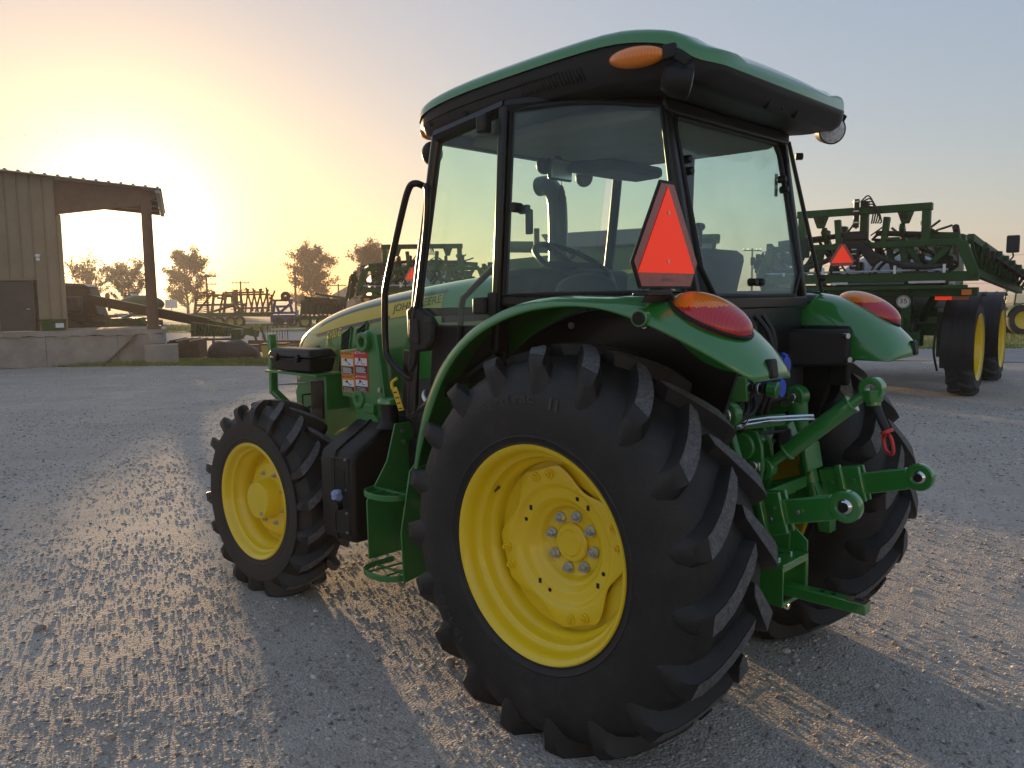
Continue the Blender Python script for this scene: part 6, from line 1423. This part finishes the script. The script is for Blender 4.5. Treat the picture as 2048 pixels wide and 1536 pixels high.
V = np.vstack([V, [[CAM.x, CAM.y, 0]]]); c0 = len(V) - 1
def np_mesh(name, V, F, k=4):
    me = bpy.data.meshes.new(name); me.vertices.add(len(V)); me.vertices.foreach_set('co', np.ascontiguousarray(V, dtype=np.float32).ravel())
    F = np.ascontiguousarray(F, dtype=np.int32); me.loops.add(F.size); me.loops.foreach_set('vertex_index', F.ravel()); me.polygons.add(len(F))
    me.polygons.foreach_set('loop_start', np.arange(0, F.size, F.shape[1], dtype=np.int32)); me.update(calc_edges=True); me.validate(); return me
me = np_mesh('ground', V, F[:, ::1]); 
bm = bmesh.new(); bm.from_mesh(me); bm.verts.ensure_lookup_table()
for q in range(nd): bm.faces.new((bm.verts[c0], bm.verts[(q + 1) % nd], bm.verts[q]))
bmesh.ops.recalc_face_normals(bm, faces=bm.faces)
if sum(f.normal.z for f in list(bm.faces)[:50]) < 0: bmesh.ops.reverse_faces(bm, faces=bm.faces)
bm.to_mesh(me); bm.free()
g = link('ground', me, 'ground', smooth=180); g['kind'] = 'structure'

# loose gravel, thousands of crushed stones
def gravel(n, seed, smin, smax, rmin, rmax, power, name, cover):
    r = np.random.default_rng(seed)
    t = (1 + 5 ** .5) / 2
    ico = np.array([(-1, t, 0), (1, t, 0), (-1, -t, 0), (1, -t, 0), (0, -1, t), (0, 1, t), (0, -1, -t), (0, 1, -t), (t, 0, -1), (t, 0, 1), (-t, 0, -1), (-t, 0, 1)]); ico /= np.linalg.norm(ico[0])
    fc = np.array([(0, 11, 5), (0, 5, 1), (0, 1, 7), (0, 7, 10), (0, 10, 11), (1, 5, 9), (5, 11, 4), (11, 10, 2), (10, 7, 6), (7, 1, 8), (3, 9, 4), (3, 4, 2), (3, 2, 6), (3, 6, 8), (3, 8, 9), (4, 9, 5), (2, 4, 11), (6, 2, 10), (8, 6, 7), (9, 8, 1)])
    a = r.uniform(-.70, .70, n * 4); u = r.uniform(0, 1, n * 4); d = (rmin ** power + u * (rmax ** power - rmin ** power)) ** (1 / power)
    x = CAM.x + d * np.cos(az0 - a); y = CAM.y + d * np.sin(az0 - a)
    uu = x * .55 - y * .84; vv = x * .84 + y * .55
    dens = .22 + 1.5 * np.clip(vnoise(uu * 1.1, vv * .45, 21) * .6 + vnoise(x * 3.1, y * 3.1, 22) * .4 - (1 - cover), 0, 1)
    keep = r.uniform(0, 1, n * 4) < dens
    for cx_, cy_, w_, l_ in ((0, .72, .26, .22), (0, -.72, .26, .22), (2.3, .66, .18, .16), (2.3, -.66, .18, .16)): keep &= ~((np.abs(x - cx_) < l_) & (np.abs(y - cy_) < w_))
    x, y, d = x[keep][:n], y[keep][:n], d[keep][:n]; n = len(x)
    s = smin * (smax / smin) ** (r.uniform(0, 1, n) ** 2.4); s = s * np.clip(.8 + d / 26, .8, 1.25)
    sc = s[:, None] * np.stack([r.uniform(.75, 1.35, n), r.uniform(.7, 1.2, n), r.uniform(.38, .68, n)], 1)
    P_ = ico[None] * (1 + r.uniform(-.22, .22, (n, 12, 1))) * sc[:, None]
    th = r.uniform(0, 6.283, n); tl = r.normal(0, .35, n); c_, s_ = np.cos(tl)[:, None], np.sin(tl)[:, None]
    P_ = np.stack([P_[..., 0] * c_ - P_[..., 2] * s_, P_[..., 1], P_[..., 0] * s_ + P_[..., 2] * c_], -1)
    c_, s_ = np.cos(th)[:, None], np.sin(th)[:, None]
    P_ = np.stack([P_[..., 0] * c_ - P_[..., 1] * s_, P_[..., 0] * s_ + P_[..., 1] * c_, P_[..., 2]], -1)
    P_ += np.stack([x, y, height(x, y) + s * .08], 1)[:, None]
    me = np_mesh(name, P_.reshape(-1, 3), (fc[None] + 12 * np.arange(n)[:, None, None]).reshape(-1, 3))
    at_ = me.attributes.new('tone', 'FLOAT', 'POINT'); at_.data.foreach_set('value', np.repeat(r.uniform(0, 1, n).astype(np.float32), 12))
    o = link(name, me, 'stone', smooth=0); o['kind'] = 'stuff'; tag(o, 'loose crushed grey and tan gravel scattered over the yard', 'gravel'); return o
def stone_mat():
    m = bpy.data.materials.new('crushed_stone'); m.use_nodes = True; t = m.node_tree; b = t.nodes['Principled BSDF']; n = t.nodes.new; l = t.links.new
    a = n('ShaderNodeAttribute'); a.attribute_name = 'tone'; k = n('ShaderNodeValToRGB'); l(a.outputs['Fac'], k.inputs[0]); e = k.color_ramp.elements
    e[0].color = (.15, .138, .128, 1); e[1].color = (.68, .64, .58, 1); q = e.new(.35); q.color = (.38, .345, .31, 1); q = e.new(.75); q.color = (.47, .42, .365, 1)
    l(k.outputs[0], b.inputs['Base Color']); b.inputs['Roughness'].default_value = .8; b.inputs['Specular IOR Level'].default_value = .35; return m
M['stone'] = stone_mat()
gravel(76000, 3, .0032, .0150, 2.3, 15, .62, 'gravel', .66)
gravel(16000, 4, .007, .013, 9, 26, .7, 'far_gravel', .66)

# single larger stones
def rock(label, px, py, s, seed, tone):
    # ground point under the pixel row py
    dv = FWD + RGT * ((px - 1024) / 1655.43) + UPV * (-(py - 768) / 1655.43); k = -CAM.z / dv.z; p = CAM + dv * k; r = random.Random(seed)
    b = MB(); b.ball((0, 0, 0), (s, s * .8, s * .62), 12, 8); b.v = [(x * (1 + r.uniform(-.12, .12)), y * (1 + r.uniform(-.12, .12)), z * (1 + r.uniform(-.12, .12))) for x, y, z in b.v]
    o = b.build('stone', mat('stone_%d' % seed, tone, .85, var=.2, vscale=20, bump=.4, bscale=60), None, 0, 40); o.location = (p.x, p.y, s * .38); o.rotation_euler = (.2, .1, seed)
    return tag(o, label, 'stone', 'larger stones lying on the gravel')
rock('pale fist-sized stone alone on the gravel at the far left', 80, 1262, .034, 2, (.30, .26, .22)); rock('tan stone near the bottom edge left of the tractor shadow', 220, 1480, .022, 5, (.36, .31, .25))
rock('stone wedged against the near rear tyre', 1447, 1398, .030, 6, (.34, .31, .28)); rock('pale flat stone behind the near rear tyre', 1572, 1305, .022, 7, (.5, .48, .46)); rock('small white stone in the shaded gravel at lower right', 1752, 1374, .017, 8, (.5, .49, .47))
rock('brown stone under the front edge of the near rear tyre', 900, 1330, .032, 9, (.26, .23, .2)); rock('round stone left of the near rear tyre bottom', 950, 1378, .028, 10, (.30, .27, .24)); rock('pale yellow stone right of the drawbar end', 1790, 1288, .016, 13, (.45, .38, .28))

# paved lane, grass verges, far field
def sheet(name, pts, m, z, cells=1):
    b = MB(); b.add([(p.x, p.y, z) for p in pts], [tuple(range(len(pts)))]); o = b.build(name, m, None, 0, 0); o['kind'] = 'structure'; return o
M['asphalt'] = mat('worn_lane_surface', (.30, .28, .265), .85, var=.15, vscale=.6, bump=.3, bscale=25)
M['grassg'] = mat('mown_grass', (.19, .21, .035), .95, var=.35, vscale=1.3, bump=.8, bscale=18)
M['field'] = mat('harvested_field', (.20, .15, .08), .95, var=.25, vscale=.15, bump=.6, bscale=2)
sheet('paved_lane', [at(-200, 34), at(2600, 18.2), at(2600, 24), at(1300, 26.5), at(-200, 46)], 'asphalt', .012)
sheet('grass_verge', [at(1000, 27.5), at(2600, 24.6), at(2700, 44), at(1000, 50)], 'grassg', .018)
sheet('dock_verge', [at(-250, 22.2), at(330, 22.3), at(640, 21.4), at(640, 24.6), at(330, 24.2), at(-250, 24.2)], 'grassg', .020)
sheet('far_verge', [at(-200, 47), at(1000, 46), at(1000, 62), at(-200, 66)], 'grassg', .016)
sheet('field', [at(-1500, 75), at(1000, 68), at(3600, 60), at(4200, 900), at(-2200, 900)], 'field', .014)
# grass blades on the verges
def blades(name, label, quad, n, h0, h1, seed, m):
    r = random.Random(seed); V = []; F = []
    for k in range(n):
        u, v = r.random(), r.random(); a = quad[0].lerp(quad[1], u); c = quad[3].lerp(quad[2], u); p = a.lerp(c, v); h = r.uniform(h0, h1); th = r.uniform(0, 6.28); w = Vector((math.cos(th), math.sin(th), 0)) * .012; l_ = Vector((r.gauss(0, .3), r.gauss(0, .3), 1)) * h; o = len(V)
        V += [p - w, p + w, p + l_]; F.append((o, o + 1, o + 2))
    me = bpy.data.meshes.new(name); me.from_pydata(V, [], F); me.update(); o = link(name, me, m, smooth=0); o['kind'] = 'stuff'; tag(o, label, 'grass')
M['blade'] = mat('grass_blades', (.19, .21, .035), .8, var=.5, vscale=.8)
blades('verge_grass', 'short green grass on the verge beyond the sprayer wheels', [at(1200, 25.2), at(2500, 24.8), at(2500, 40), at(1200, 44)], 26000, .05, .13, 5, 'blade')
blades('dock_grass', 'short dry grass along the foot of the dock', [at(-100, 22.4), at(620, 21.7), at(620, 24.2), at(-100, 24.0)], 16000, .04, .14, 6, 'blade')
blades('far_grass', 'grass strip under the folded implements', [at(300, 48), at(900, 47), at(900, 60), at(300, 62)], 12000, .08, .22, 7, 'blade')

# ------------------------------------------------------------------ haze in the low evening air
hz = MB().box((75, -65, 7.5), (330, 330, 20)).build('haze', 'dark', None, 0, 0); hz.data.materials.clear()
hm = bpy.data.materials.new('evening_haze'); hm.use_nodes = True; t = hm.node_tree; t.nodes.clear()
o_ = t.nodes.new('ShaderNodeOutputMaterial'); pv = t.nodes.new('ShaderNodeVolumePrincipled')
pv.inputs['Color'].default_value = (.95, .92, .88, 1); pv.inputs['Density'].default_value = .0011; pv.inputs['Anisotropy'].default_value = .38
t.links.new(pv.outputs[0], o_.inputs['Volume']); hz.data.materials.append(hm); hz['kind'] = 'stuff'; hz['label'] = 'thin warm haze in the evening air'; hz['category'] = 'haze'
